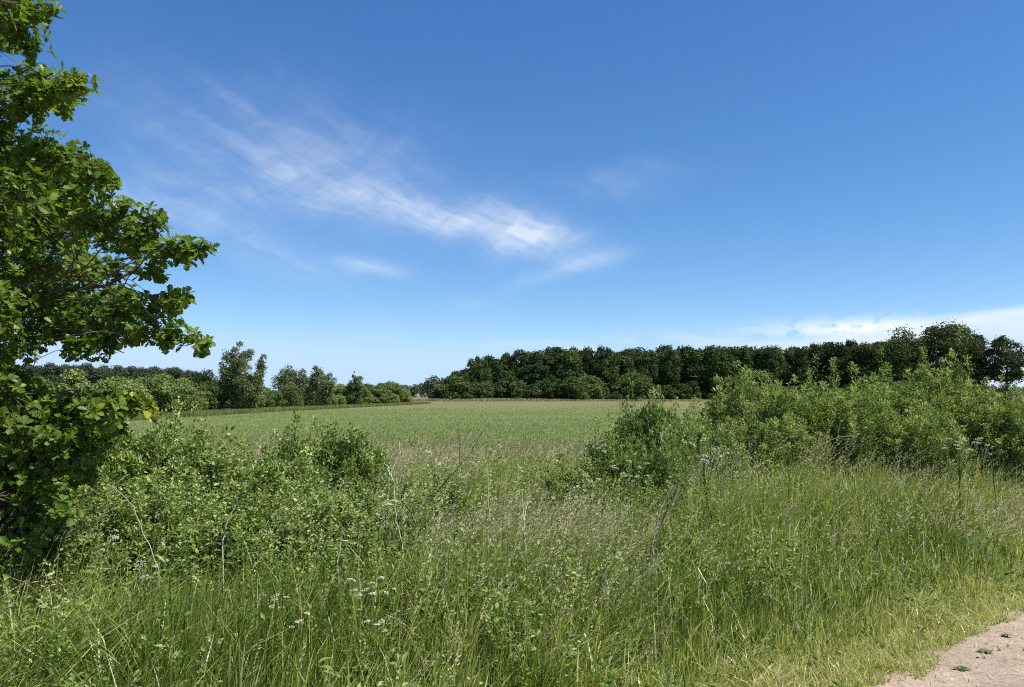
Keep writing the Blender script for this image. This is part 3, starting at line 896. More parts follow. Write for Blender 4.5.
# ------------------------------------------------------------------ the oak at the left
def build_oak():
    rng = np.random.default_rng(77)
    t = thing('oak_tree', 'large near oak with lobed leaves reaching in from the left edge of the photo', 'tree', (-5.0, 6.3, 0))
    O = np.array([-5.0, 6.3, 0.0])
    trunk = curve((0, 0, -0.15), (0.25, -0.15, 6.4), (0.1, 0, 0), 14, rng, 0.03)
    gt = Geo()
    tr = 0.20 * (1 - 0.8 * np.linspace(0, 1, 14)); tr[0] *= 1.5; tr[1] *= 1.15
    tube(gt, trunk, tr, 12)
    link('trunk', gt.mesh('trunk', M['bark'], True), t)
    # outline of the crown in the photo: rightmost reach per height
    oy = [-700, -300, -60, 0, 30, 55, 75, 100, 115, 135, 165, 190, 215, 240, 262, 275, 300, 320, 345, 352, 360, 372, 385, 405, 440, 470, 500, 540, 590, 640, 700]
    ox = [-250, 10, 30, 40, 40, 38, 86, 84, 45, 60, 108, 122, 158, 200, 196, 150, 180, 165, 203, 120, 28, 32, 50, 132, 118, 102, 84, 66, 42, 15, -40]
    clumps = []
    def ok(p):
        d = p[1]; px = 512 + p[0] / d * F
        # project with tilt
        v = np.array([p[0], p[1], p[2] - EYE])
        cz = v[1] * math.cos(TILT) + v[2] * math.sin(TILT)
        cy = -v[1] * math.sin(TILT) + v[2] * math.cos(TILT)
        px = 512 + v[0] / cz * F; py = 343.5 - cy / cz * F
        return px, py, np.interp(py, oy, ox)
    # hand-set tip clumps that make the outline
    tips = [(80, 84, 5.4, .10), (66, 92, 5.4, .10), (40, 92, 5.5, .14), (20, 20, 5.5, .2), (35, 10, 5.3, .14), (30, 45, 5.5, .12), (55, 160, 5.6, .18), (92, 172, 5.4, .14),
            (108, 182, 5.3, .08), (120, 212, 5.4, .14), (150, 220, 5.4, .12), (180, 252, 5.2, .11), (198, 250, 5.15, .09), (165, 250, 5.25, .10), (150, 272, 5.3, .12), (130, 240, 5.4, .16),
            (180, 300, 5.2, .09), (165, 305, 5.3, .12), (140, 312, 5.3, .14), (175, 335, 5.1, .10), (196, 343, 5.05, .08), (155, 332, 5.2, .12), (125, 335, 5.3, .13), (90, 325, 5.4, .18),
            (100, 345, 5.3, .10), (60, 335, 5.5, .16), (30, 335, 5.6, .15), (75, 350, 5.3, .09), (128, 402, 5.6, .08), (143, 408, 5.6, .08), (105, 406, 5.5, .11), (80, 408, 5.5, .12),
            (110, 420, 5.6, .12), (60, 412, 5.4, .15), (95, 440, 5.3, .12), (70, 430, 5.3, .16), (75, 460, 5.2, .12), (50, 480, 5.1, .16), (60, 510, 5.0, .10), (10, 400, 5.5, .18), (15, 378, 5.6, .12), (30, 420, 5.5, .2), (85, 475, 5.5, .12), (40, 520, 5.5, .2), (20, 545, 5.4, .18), (95, 420, 5.7, .13), (50, 550, 5.5, .1)]
    for px, py, d, r in tips:
        clumps.append((pix(px, py, d), r, True))
    # volume clumps
    tries = 0
    while len(clumps) < 560 and tries < 60000:
        tries += 1
        p = O + np.array([rng.uniform(-3.0, 3.1), rng.uniform(-2.0, 2.6), rng.uniform(0.35, 6.9)])
        q = p - (O + np.array([0, 0, 3.4]))
        if (q[0] / 3.1) ** 2 + (q[1] / 2.5) ** 2 + (q[2] / 3.5) ** 2 > 1: continue
        px, py, lim = ok(p)
        r = rng.uniform(0.14, 0.26)
        if px > lim - r * F / p[1] * 1.05: continue
        if 334 < py < 402 and px > 22: continue
        # leave some holes
        if vnoise(px, py, 30, 4, 2) < 0.27 and py < 380 and px > 0: continue
        if px < -330: 
            if rng.random() < 0.4: continue
        clumps.append((p, r, False))
    for _ in range(70):
        px, py = rng.uniform(-30, 110), rng.uniform(372, 560)
        if px > np.interp(py, oy, ox) - 25: continue
        if px > 22 and py < 400: continue
        clumps.append((pix(px, py, rng.uniform(5.0, 6.0)), rng.uniform(0.10, 0.18), True))
    for _ in range(60):
        px, py = rng.uniform(-60, 165), rng.uniform(110, 322)
        if px > np.interp(py, oy, ox) - 26 or vnoise(px, py, 30, 4, 2) < 0.22: continue
        clumps.append((pix(px, py, rng.uniform(5.4, 7.2)), rng.uniform(0.13, 0.2), True))
    # limbs: from trunk to cluster groups
    C = np.array([c[0] for c in clumps]) - O
    k = 30
    cen = C[rng.choice(len(C), k, replace=False)].copy()
    for _ in range(12):
        a = np.argmin(((C[:, None] - cen[None]) ** 2).sum(-1), 1)
        for j in range(k):
            if (a == j).any(): cen[j] = C[a == j].mean(0)
    gtw = Geo()
    for j in range(k):
        mem = C[a == j]
        if not len(mem): continue
        tz = np.clip(cen[j][2] * 0.72 - 0.1, 0.9, 5.6)
        i = int(np.clip(tz / 6.4 * 13, 0, 12))
        lp = curve(trunk[i], cen[j], (0, rng.uniform(-.25, .25), 0.18), 9, rng, 0.06)
        g = Geo(); r0 = tr[i] * 0.20
        lr = r0 * (1 - 0.75 * np.linspace(0, 1, 9))
        tube(g, lp, lr, 7)
        for c in mem:
            s = rng.integers(4, 9)
            bp = curve(lp[s], c, (rng.uniform(-.08, .08), rng.uniform(-.08, .08), 0.05), 7, rng, 0.035)
            tube(g, bp, max(lr[s] * 0.38, 0.005) * (1 - 0.7 * np.linspace(0, 1, 7)), 5)
        link('limb', g.mesh('limb', M['bark'], True), t)
    # oak leaf template: wavy lobes, 9 stations
    st = np.linspace(0, 1, 10)
    wd = np.array([0.02, 0.10, 0.07, 0.26, 0.15, 0.36, 0.20, 0.33, 0.16, 0.02])
    gl, gy = Geo(), Geo()
    for (c, r, tip) in clumps:
        c = c - O
        ns = int(17 + 760 * r * r) if not tip else int(12 + 800 * r * r)
        ctint = rng.normal(0, 0.10)
        for _ in range(ns):
            q = unit(rng.normal(size=3)) * rng.random() ** 0.5 * r * np.array([1.1, 1.1, 0.8])
            sc = c + q
            ax_ = unit(q / r + np.array([0, 0, 0.55]) + rng.normal(0, 0.35, 3))
            tube(gtw, [c + q * 0.2, sc - ax_ * 0.02, sc + ax_ * 0.03], [0.0028, 0.002, 0.0012], 3)
            nl = rng.integers(4, 8)
            a0 = rng.uniform(0, 6.28)
            e1 = unit(np.cross(ax_, [0.3, 0.5, 0.8])); e2 = np.cross(ax_, e1)
            for l in range(nl):
                an = a0 + l * 2.4
                out = e1 * math.cos(an) + e2 * math.sin(an)
                dr = unit(out * rng.uniform(0.7, 1.2) + ax_ * rng.uniform(0.1, 0.8) + np.array([0, 0, -0.1]))
                nr = unit(ax_ * 0.8 + np.array([0, 0, 0.7]) + rng.normal(0, 0.35, 3))
                L_ = rng.uniform(0.038, 0.075)
                side = unit(np.cross(dr, nr)); up = np.cross(side, dr)
                bend = rng.uniform(-0.25, 0.15)
                mid = sc + dr * (st * L_)[:, None] + up * (bend * L_ * st ** 2)[:, None]
                wv = wd * L_ * rng.uniform(0.85, 1.15)
                lft = mid + side * wv[:, None] + up * (0.3 * wv)[:, None]
                rgt = mid - side * wv[:, None] + up * (0.3 * wv)[:, None]
                v = np.stack([lft, mid, rgt], 1).reshape(-1, 3)
                tint = float(np.clip(0.42 + ctint + rng.normal(0, 0.16), 0, 0.93))
                yellow = False
                P = c + O
                if tip and abs(P[1] - 5.6) < 0.02 and P[0] > -2.75 and P[2] < 1.75 and rng.random() < 0.3:
                    yellow = True; tint = rng.uniform(0.9, 1.0)
                (gy if yellow else gl).add(v, OAKF, tint)
    link('twigs', gtw.mesh('twigs', M['twig'], True), t)
    link('foliage', gl.mesh('foliage', M['oak'], False), t)
    if gy.n:
        o = link('foliage', gy.mesh('foliage', M['oak'], False), t); o['label'] = 'yellowing leaves at the tip of a low branch'


OAKF = []
for i in range(9):
    OAKF += [(i * 3, i * 3 + 1, i * 3 + 4, i * 3 + 3), (i * 3 + 1, i * 3 + 2, i * 3 + 5, i * 3 + 4)]
OAKF = np.array(OAKF)
build_oak()


# ------------------------------------------------------------------ grasses
def stuff(name, geo, mat, label, smooth=False):
    o = link(name, geo.mesh(name, mat, smooth)); o['kind'] = 'stuff'; o['label'] = label
    return o


def grass_height(x, y):
    p = pdist(x, y)
    h = 0.05 + 0.22 * sstep(p, 0.1, 0.9) + 0.50 * sstep(p, 0.7, 2.6)
    h = h * (0.72 + 0.56 * vnoise(x, y, 0.9, 31, 3))
    h *= 1 + 0.16 * sstep(x / np.maximum(y, 1), 0.12, 0.3) * sstep(y, 7, 9.5)
    h *= 1 - 0.45 * sstep(y, 13, 17)
    return h


SPOTS = np.array([((px - 512) / F * d, d, 0.55 + 0.35 * w) for px, top, d, w, *_ in vb if px < 460])


def shrubness(x, y):
    q = np.zeros(len(x))
    for sx, sy, r in SPOTS:
        q = np.maximum(q, np.exp(-(((x - sx) / r) ** 2 + ((y - sy + 0.25) / (r * 1.1)) ** 2)))
    return q


def scatter(n, dmin, dmax, rng, marg=220):
    d = rng.uniform(dmin, dmax, n)
    px = rng.uniform(-marg, 1024 + marg, n)
    return (px - 512) / F * d, d


def build_grass():
    rng = np.random.default_rng(5)
    g = Geo()
    # leaf blades
    x, y = scatter(360000, 1.7, 17.5, rng)
    p = pdist(x, y)
    jag = 0.16 * (vnoise(x, y, 0.28, 12, 3) - 0.5) * 2
    keep = (p + jag > 0.02) & (rng.random(len(x)) < 0.22 + 0.78 * sstep(p + jag, 0.0, 0.5))
    cl = vnoise(x, y, 0.16, 17, 2)
    keep &= rng.random(len(x)) < (0.30 + 1.3 * sstep(cl, 0.3, 0.7))
    sh = shrubness(x, y)
    keep &= rng.random(len(x)) > 0.6 * sh
    x, y, p, cl, sh = x[keep], y[keep], p[keep], cl[keep], sh[keep]
    n = len(x)
    h = grass_height(x, y) * (1 - 0.45 * sh) * rng.uniform(0.45, 1.05, n) * (0.8 + 0.4 * cl)
    w = rng.uniform(0.0030, 0.0095, n) * (1 + 0.05 * y)
    la = np.where(rng.random(n) < 0.45, rng.normal(0.15, 0.9, n), rng.uniform(0, 6.28, n)) + 1.2 * (vnoise(x, y, 0.7, 41, 2) - 0.5)
    lean = np.abs(rng.normal(0.25, 0.30, n)) + 0.45 * sstep(vnoise(x, y, 0.5, 42, 2), 0.55, 0.75)
    h = h * np.where(rng.random(n) < 0.4, rng.uniform(0.5, 0.85, n), 1.0)
    zone = vnoise(x, y, 1.5, 51, 3)
    tint = 0.33 + 0.60 * (zone - 0.5) + rng.normal(0, 0.20, n) - 0.07 * sstep(p, 0.7, 1.5) * (1 - sstep(p, 2.2, 3.5))
    tint += 0.42 * (1 - sstep(p, 0.0, 1.1)) * (0.4 + 1.0 * vnoise(x, y, 0.5, 53, 2)) + 0.07 * sstep(y, 6, 11)
    tint = np.where(rng.random(n) < 0.09, rng.uniform(0.75, 1.0, n), tint)
    blades(g, np.stack([x, y, np.full(n, -0.02)], -1), h, w, lean, la, rng.uniform(0, 3.14, n), np.clip(tint, 0, 1), 0.2)
    stuff('meadow_grass', g, M['grass'], 'long green grass of the verge beside the path')

    gm = Geo()
    rng = np.random.default_rng(55)
    m_ = 60000
    sa = rng.uniform(-4, 9, m_); off = 0.70 * rng.random(m_) ** 1.2 + 0.05
    jg = 0.22 * (vnoise(sa, sa * 0 + 1, 0.45, 19, 3) - 0.5)
    off = off + jg
    x = 2.08 + 0.742 * sa - 0.67 * off; y = 4.5 + 0.67 * sa + 0.742 * off
    keep = rng.random(m_) < 0.15 + 1.3 * sstep(vnoise(x, y, 0.12, 29, 2), 0.35, 0.65) * (0.3 + 0.7 * sstep(off, 0.0, 0.25))
    x, y = x[keep], y[keep]; m_ = len(x)
    blades(gm, np.stack([x, y, np.full(m_, -0.01)], -1), rng.uniform(0.03, 0.13, m_), rng.uniform(0.003, 0.006, m_), np.abs(rng.normal(0.8, 0.4, m_)),
           rng.uniform(0, 6.28, m_), rng.uniform(0, 3.14, m_), np.clip(rng.normal(0.66, 0.2, m_), 0, 1), 0.2)
    stuff('short_dry_grass', gm, M['grass'], 'short trodden half dry grass along the edge of the path')

    # flowering grasses: thin stalk with an open, nodding seed head
    g2 = Geo()
    rng = np.random.default_rng(6)
    x, y = scatter(46000, 2.6, 17.5, rng)
    p = pdist(x, y)
    dens = sstep(p, 0.5, 1.6) * (0.12 + 0.85 * sstep(vnoise(x, y, 1.6, 61, 3), 0.42, 0.64)) * (0.12 + 0.88 * sstep(y, 4.0, 7.0)) * (1 - 0.85 * shrubness(x, y))
    keep = rng.random(len(x)) < dens
    x, y = x[keep], y[keep]; n = len(x)
    h = (grass_height(x, y) + 0.10) * rng.uniform(0.85, 1.25, n)
    la = rng.normal(0.1, 0.5, n); lean = np.abs(rng.normal(0.30, 0.2, n)) + 0.6 * sstep(vnoise(x, y, 1.0, 44, 2), 0.5, 0.7) * sstep(y, 6, 8)
    tint = np.clip(0.6 + rng.normal(0, 0.15, n), 0, 1)
    blades(g2, np.stack([x, y, np.full(n, -0.02)], -1), h, np.full(n, 0.0022) * (1 + 0.06 * y), lean, la, rng.uniform(0, 3.14, n), tint, 0.1)
    g3 = Geo()
    K = 22
    ld = np.stack([np.cos(la), np.sin(la), np.zeros(n)], -1)
    kind = rng.random(n)
    for j in range(K):
        t = 0.80 + 0.24 * (j + rng.random(n)) / K
        c = np.stack([x, y, np.full(n, -0.02)], -1) + ld * (lean * h * t ** 2)[:, None]
        c[:, 2] += h * (t - 0.28 * np.minimum(lean, 1.6) * t ** 2.6)
        o = unit(rng.normal(size=(n, 3)))
        c = c + o * (rng.random(n) * np.where(kind < 0.5, 0.035, 0.010) * (1.06 - t) / 0.25)[:, None]
        dr = unit(o * 0.6 + np.array([0, 0, 0.9]) + ld * 0.9)
        s = rng.uniform(0.010, 0.022, n) * (1 + 0.05 * y)
        leaves(g3, c, dr, unit(rng.normal(size=(n, 3))), s, s * 0.24, np.clip(0.45 + 0.5 * (kind - 0.5) + rng.normal(0, 0.2, n), 0, 1))
    stuff('grass_stalks', g2, M['grass'], 'thin stalks of the flowering grasses')
    stuff('grass_seed_heads', g3, M['seed'], 'straw coloured seed heads nodding over the long grass')

    # tall leafy weeds standing among the grass in the left and middle of the verge
    g7, g8 = Geo(), Geo()
    rng = np.random.default_rng(71)
    x, y = scatter(7600, 3.0, 12.5, rng, 120)
    p = pdist(x, y)
    dens = sstep(p, 0.9, 2.2) * (0.26 + 0.9 * sstep(vnoise(x, y, 1.3, 75, 3), 0.40, 0.60))
    keep = rng.random(len(x)) < dens * (1 - 0.45 * sstep(x / y, 0.28, 0.42))
    x, y, p = x[keep], y[keep], p[keep]
    n = len(x)
    H_ = rng.uniform(0.35, 0.92, n) * (0.7 + 0.3 * sstep(y, 3, 6)) * (0.8 + 0.35 * sstep(p, 2, 4))
    la = rng.uniform(0, 6.28, n); lean = rng.uniform(0.05, 0.35, n)
    b0 = np.stack([x, y, np.full(n, -0.02)], -1)
    blades(g7, b0, H_, np.full(n, 0.007), lean, la, rng.uniform(0, 3.14, n), np.full(n, 0.45), 0.1)
    ld = np.stack([np.cos(la), np.sin(la), np.zeros(n)], -1)
    ls = rng.uniform(0.022, 0.055, n); pt = rng.normal(0.55, 0.18, n); asp = rng.uniform(0.3, 0.6, n)
    for j in range(30):
        t = 0.25 + 0.78 * (j + rng.random(n)) / 30
        c = b0 + ld * (lean * H_ * t ** 2)[:, None]
        c[:, 2] += H_ * (t - 0.28 * lean * t ** 2.6)
        a = rng.uniform(0, 6.28, n)
        o = np.stack([np.cos(a), np.sin(a), rng.uniform(-0.2, 0.9, n)], -1)
        c += o * (rng.random(n) * 0.09 * (1.15 - t))[:, None]
        s = ls * rng.uniform(0.6, 1.2, n)
        leaves(g8, c, o, unit(np.array([0, 0, 1.0]) + rng.normal(0, .5, (n, 3))), s, s * asp, np.clip(pt + rng.normal(0, 0.15, n), 0, 1))
    stuff('weed_stems', g7, M['grass'], 'stems of the tall leafy weeds')
    stuff('tall_weeds', g8, M['bramble'], 'tall leafy weeds crowded in the left and middle of the verge')

    # low herbs mixed into the grass
    g4 = Geo()
    rng = np.random.default_rng(7)
    x, y = scatter(4200, 2.0, 12, rng)
    p = pdist(x, y)
    keep = (p > 0.25) & (rng.random(len(x)) < 0.15 + sstep(vnoise(x, y, 0.8, 71, 3), 0.48, 0.66))
    x, y = x[keep], y[keep]
    hh = grass_height(x, y)
    for j in range(14):
        n = len(x)
        z = hh * rng.uniform(0.15, 0.95, n)
        a = rng.uniform(0, 6.28, n)
        o = np.stack([np.cos(a), np.sin(a), rng.uniform(-0.1, 0.9, n)], -1)
        c = np.stack([x, y, z], -1) + o * 0.015
        s = rng.uniform(0.02, 0.05, n)
        leaves(g4, c, o, unit(np.array([0, 0, 1.0]) + rng.normal(0, .4, (n, 3))), s, s * 0.45, np.clip(rng.normal(0.5, 0.22, n), 0, 1))
    stuff('ground_herbs', g4, M['herb'], 'low leafy herbs growing among the grass')

    # short crop of the field, near part; beyond that the sheet carries it
    g5 = Geo()
    rng = np.random.default_rng(8)
    n = 380000
    d = 15.5 * (205 / 15.5) ** (rng.random(n) ** 0.95)
    px = rng.uniform(-120, 1150, n)
    x = (px - 512) / F * d
    # leave out what lies beyond the left hedgerow
    keep = x > np.interp(d, [15, 52, 146], [-40, -27, -19])
    x, d = x[keep], d[keep]; n = len(x)
    near = 1 - sstep(d, 18, 30)
    h = rng.uniform(0.08, 0.17, n) + 0.28 * near * rng.random(n)
    w = rng.uniform(0.004, 0.008, n) * (0.6 + d / 30)
    h = h * (1 - 0.25 * sstep(d, 22, 50) - 0.35 * sstep(d, 60, 150))
    tint = 0.32 + 1.15 * (vnoise(x * 0.10, d + 0.12 * x, 9.0, 81, 3) - 0.5) + rng.normal(0, 0.06, n) + 0.16 * near + 0.34 * sstep(d, 60, 130)
    blades(g5, np.stack([x, d, np.full(n, -0.03)], -1), h, w, np.abs(rng.normal(0.4, 0.2, n)), rng.normal(0.2, 0.9, n), rng.uniform(-0.6, 0.6, n), np.clip(tint, 0, 1), 0.1)
    stuff('field_crop', g5, M['crop'], 'short green crop covering the field')

    # dry tall grass along the far margins of the field
    g6 = Geo()
    rng = np.random.default_rng(9)
    n = 26000
    t = rng.random(n)
    d = 50 * (150 / 50) ** t
    x = np.interp(d, [50, 77, 146], [-25.5, -24.5, -16.5]) + rng.uniform(-2.2, 1.2, n)
    h = rng.uniform(0.15, 0.5, n)
    tint = np.clip(rng.normal(0.28, 0.16, n), 0, 1)
    blades(g6, np.stack([x, d, np.zeros(n)], -1), h, 0.03 * (d / 60), np.abs(rng.normal(0.3, 0.2, n)), rng.normal(0.2, 0.9, n), rng.uniform(-0.5, 0.5, n), tint)
    n = 24000
    x = rng.uniform(-32, 125, n); d = 209 + rng.uniform(-3, 5, n)
    h = rng.uniform(0.3, 0.8, n) * (0.5 + vnoise(x, d, 12, 91, 2))
    tint = np.clip(rng.normal(0.72, 0.12, n), 0, 1)
    blades(g6, np.stack([x, d, np.zeros(n)], -1), h, np.full(n, 0.12), np.abs(rng.normal(0.3, 0.2, n)), rng.normal(0.2, 0.9, n), rng.uniform(-0.5, 0.5, n), tint)
    stuff('dry_grass', g6, M['margin'], 'pale dry grass along the far edges of the field')


build_grass()


# ------------------------------------------------------------------ single plants and stalks
def umbel_plant(seed, H, nh, spread=0.11, headr=0.024):
    rng = np.random.default_rng(seed)
    t = thing('cow_parsley', 'x', 'wildflower', group='white umbel flowers in the verge')
    gs = Geo(); gl = Geo()
    tube(gs, curve((0, 0, -0.02), (0.02, 0, H * 0.75), (0.02, 0, 0), 7, rng, 0.006), [0.005] * 6 + [0.003], 5, 0.6)
    for k in range(nh):
        a = k * 2.4 + rng.uniform(-.3, .3); r = spread * math.sqrt((k + 0.3) / nh)
        hd = np.array([math.cos(a) * r, math.sin(a) * r, H * rng.uniform(0.84, 1.03)])
        tube(gs, curve((0.02, 0, H * rng.uniform(0.5, 0.75)), hd - [0, 0, 0.02], (0, 0, 0.0), 5, rng), [0.003, 0.0028, 0.0025, 0.002, 0.0015], 4, 0.6)
        gh = Geo()
        q = 34
        tl = rng.normal(0, 0.35, 2)
        aa = rng.uniform(0, 6.28, q); rr = headr * np.sqrt(rng.random(q)) * rng.uniform(0.6, 1.2)
        c = hd + np.stack([np.cos(aa) * rr, np.sin(aa) * rr, -rr ** 2 * 14 + rng.uniform(-.006, .006, q) + rr * np.cos(aa) * tl[0] + rr * np.sin(aa) * tl[1]], -1)
        leaves(gh, c, np.stack([np.cos(aa + 1), np.sin(aa + 1), np.full(q, 0.1)], -1), np.tile([0, 0, 1.0], (q, 1)) + rng.normal(0, .25, (q, 3)), 0.009, 0.009, rng.random(q))
        link('flower_head', gh.mesh('flower_head', M['petal']), t)
    q = 70
    z = rng.uniform(0.05, H * 0.7, q); a = rng.uniform(0, 6.28, q)
    o = np.stack([np.cos(a), np.sin(a), rng.uniform(0, .6, q)], -1)
    leaves(gl, np.stack([z * 0, z * 0, z], -1) + o * rng.uniform(0.0, 0.12, q)[:, None], o, np.tile([0, 0, 1.0], (q, 1)) + rng.normal(0, .3, (q, 3)), 0.05, 0.016, rng.random(q))
    link('stem', gs.mesh('stem', M['herb'], True), t)
    link('leaves', gl.mesh('leaves', M['herb']), t)
    return t


ums = [umbel_plant(900, 1.0, 6), umbel_plant(901, 1.0, 4, 0.08, 0.02), umbel_plant(902, 1.0, 9, 0.15, 0.022)]
for k, (px, py, d, pr, lab) in enumerate([
    (700, 440, 8.0, 0, 'brightest white umbel plant, just left of the right thicket'),
    (722, 452, 8.2, 1, 'white umbel plant close to the lower left corner of the right thicket'),
    (606, 447, 7.6, 1, 'small white umbel plant left of the pointed middle shrub'),
    (628, 463, 7.4, 2, 'white flowering plant below the pointed middle shrub'),
    (590, 478, 7.2, 1, 'white umbels lower left of the pointed middle shrub, in tan grass'),
    (962, 438, 9.6, 2, 'white umbel plant before the shrubs near the right edge'),
    (990, 444, 9.8, 1, 'second white umbel plant near the right edge, beside the larger one'),
    (368, 582, 4.6, 2, 'white flowers low in the grass, left of the centre foreground'),
    (275, 594, 4.5, 0, 'white flowers low in the grass, nearest the left front mound'),
    (378, 620, 4.2, 1, 'lowest white flowers, near the bottom of the photo left of centre'),
    (296, 618, 4.3, 1, 'tiny white flowers just under the left foreground umbels'),
    (440, 452, 8.2, 2, 'pale umbels right of the white dead stalk'),
    (470, 462, 8.0, 0, 'pale umbels standing between the dead stalk and the middle shrub'),
    (492, 448, 8.6, 1, 'slender umbel plant rising over the tan grass in the centre'),
    (385, 500, 6.0, 1, 'white umbels at the foot of the white dead stalk'),
    (150, 560, 4.6, 0, 'white flowering plant in front of the leaf mound at lower left'),
    (56, 602, 4.0, 1, 'white flowering plant in the oak shade at the lower left corner'),
    (110, 535, 5.0, 1, 'white umbels against the shaded shrub under the oak'),
]):
    p = pix(px, py, d)
    o = place(ums[pr], used, lab, (0, 0, 0), 0, (1, 1, 1))
    wsc = 0.9 if d < 5.5 else (1.7 if px in (700, 962) else 1.2)
    o.location = (p[0], p[1], 0); o.rotation_euler = (0, 0, k * 1.9); o.scale = (wsc, wsc, max(p[2], 0.2))


def stalk(name, label, segs, d, tint, r=0.006, sides=5, cat='dead stalk', mat='drystalk'):
    """segs: lists of photo pixels, each one a stem; the first is the main one"""
    rng = np.random.default_rng(len(label))
    base = pix(segs[0][0][0], segs[0][0][1], d); base[2] = 0
    t = thing(name, label, cat, tuple(base))
    for k, s in enumerate(segs):
        pts = [pix(a, b, d + 0.12 * math.sin(k * 2.2) * (i / max(1, len(s) - 1))) - base for i, (a, b) in enumerate(s)]
        if k == 0: pts = [np.array([pts[0][0] + 0.03, 0, -0.02])] + pts
        pts = np.array(pts)
        # densify with a little wobble
        tt = np.linspace(0, len(pts) - 1, 4 * len(pts))
        q = np.stack([np.interp(tt, np.arange(len(pts)), pts[:, c]) for c in range(3)], -1)
        q[1:-1] += rng.normal(0, 0.004, (len(q) - 2, 3))
        g = Geo()
        tube(g, q, (r if k == 0 else r * 0.6) * (1 - 0.65 * np.linspace(0, 1, len(q))), sides, np.clip(tint + rng.normal(0, 0.06), 0, 1))
        link('stem' if k == 0 else 'branch', g.mesh('stem' if k == 0 else 'branch', M[mat], True), t)
    return t


stalk('dead_stalk', 'white dry branching dead stalk standing before the left shrubs',
      [[(402, 545), (396, 520), (394, 490), (398, 470), (406, 448)], [(394, 492), (392, 470), (400, 452), (399, 440)], [(395, 505), (404, 480), (400, 468)],
       [(396, 515), (386, 530), (380, 500)], [(395, 485), (388, 468), (384, 462)], [(397, 475), (408, 466)]], 6.2, 0.85, 0.0062)
stalk('bare_twig', 'long dark bare twig slanting up to the right, right of the white stalk', [[(425, 505), (448, 478), (470, 455), (482, 432)], [(460, 466), (458, 425), (462, 418)], [(462, 430), (452, 428)]], 6.8, 0.05, 0.008, cat='twig')
stalk('bare_twig', 'dark bent twig poking out of the leaves beside the pale umbels', [[(432, 520), (448, 500), (462, 482), (468, 486)]], 6.6, 0.05, 0.007, cat='twig')
stalk('leaning_stem', 'thick dark leaning dock stem in tan grass below the middle shrub', [[(648, 560), (662, 525), (676, 490), (690, 470), (706, 460)], [(676, 490), (668, 480)]], 6.4, 0.12, 0.011, cat='dead stalk')
stalk('leaning_stem', 'pale leaning stem close beside the thick dark leaning one', [[(652, 545), (660, 510), (668, 492)]], 6.2, 0.55, 0.010, cat='dead stalk')
stalk('dead_stalk', 'pale upright dry stalk in the grass at the centre of the photo', [[(526, 560), (524, 525), (522, 492)], [(524, 520), (528, 500)]], 6.0, 0.75, 0.009)
stalk('dead_stalk', 'thin straight dry stalk left of the central pale one', [[(506, 565), (505, 520), (505, 480)]], 6.0, 0.7, 0.005)
stalk('dead_stalk', 'thin dry stalk, leftmost of the three at the centre', [[(488, 540), (489, 500), (487, 462), (498, 450)]], 6.4, 0.7, 0.005)
stalk('dead_stalk', 'pale dry stalk bending left in front of the leaf mound below the oak', [[(158, 570), (145, 535), (132, 505), (112, 485)]], 5.0, 0.75, 0.0035)
stalk('dead_stalk', 'short pale stalk leaning right among the left shrubs', [[(222, 545), (228, 520), (238, 502)]], 5.9, 0.85, 0.007)
stalk('dead_stalk', 'dry forked stalk low between the left shrubs and the white stalk', [[(338, 560), (342, 535), (350, 522)], [(342, 540), (355, 545)], [(344, 535), (338, 520)]], 5.6, 0.7, 0.006)
stalk('bare_twig', 'arched grey twig on the left part of the right thicket', [[(768, 470), (775, 448), (790, 436)], [(775, 450), (786, 446)]], 10.5, 0.5, 0.006, cat='twig')
stalk('bare_twig', 'long arched pale twig low before the right thicket', [[(800, 468), (815, 448), (835, 438), (862, 434)]], 10.8, 0.4, 0.006, cat='twig')

# upright sprig above the left mound
for k_, (px_, top_, d_, lab_) in enumerate([(300, 428, 8.0, 'short leafy sprig on the left shoulder of the dark-hearted shrub'), (190, 430, 8.2, 'leafy sprig sticking up between the oak and the lone upright one'),
                                            (352, 426, 8.4, 'small sprig on the saddle between the two leafy humps'), (163, 425, 8.0, 'leafy sprig nearest the oak branch tips')]):
    o_ = make_shrub('leafy_sprig', lab_, 935 + k_, 1.4, 0.25, 6, 44, 0.048, 0.03, 'bramble', 0.3, core=0.6, cat='plant')
    put(o_, px_, d_, k_, top_, 1.4, 1.0)
sp = make_shrub('leafy_sprig', 'lone upright leafy sprig rising above the left bramble mass', 930, 1.4, 0.16, 4, 40, 0.05, 0.03, 'bramble', 0.3, core=0.72, cat='plant')
put(sp, 225, 7.6, 0, 425, 1.4, 1.0)


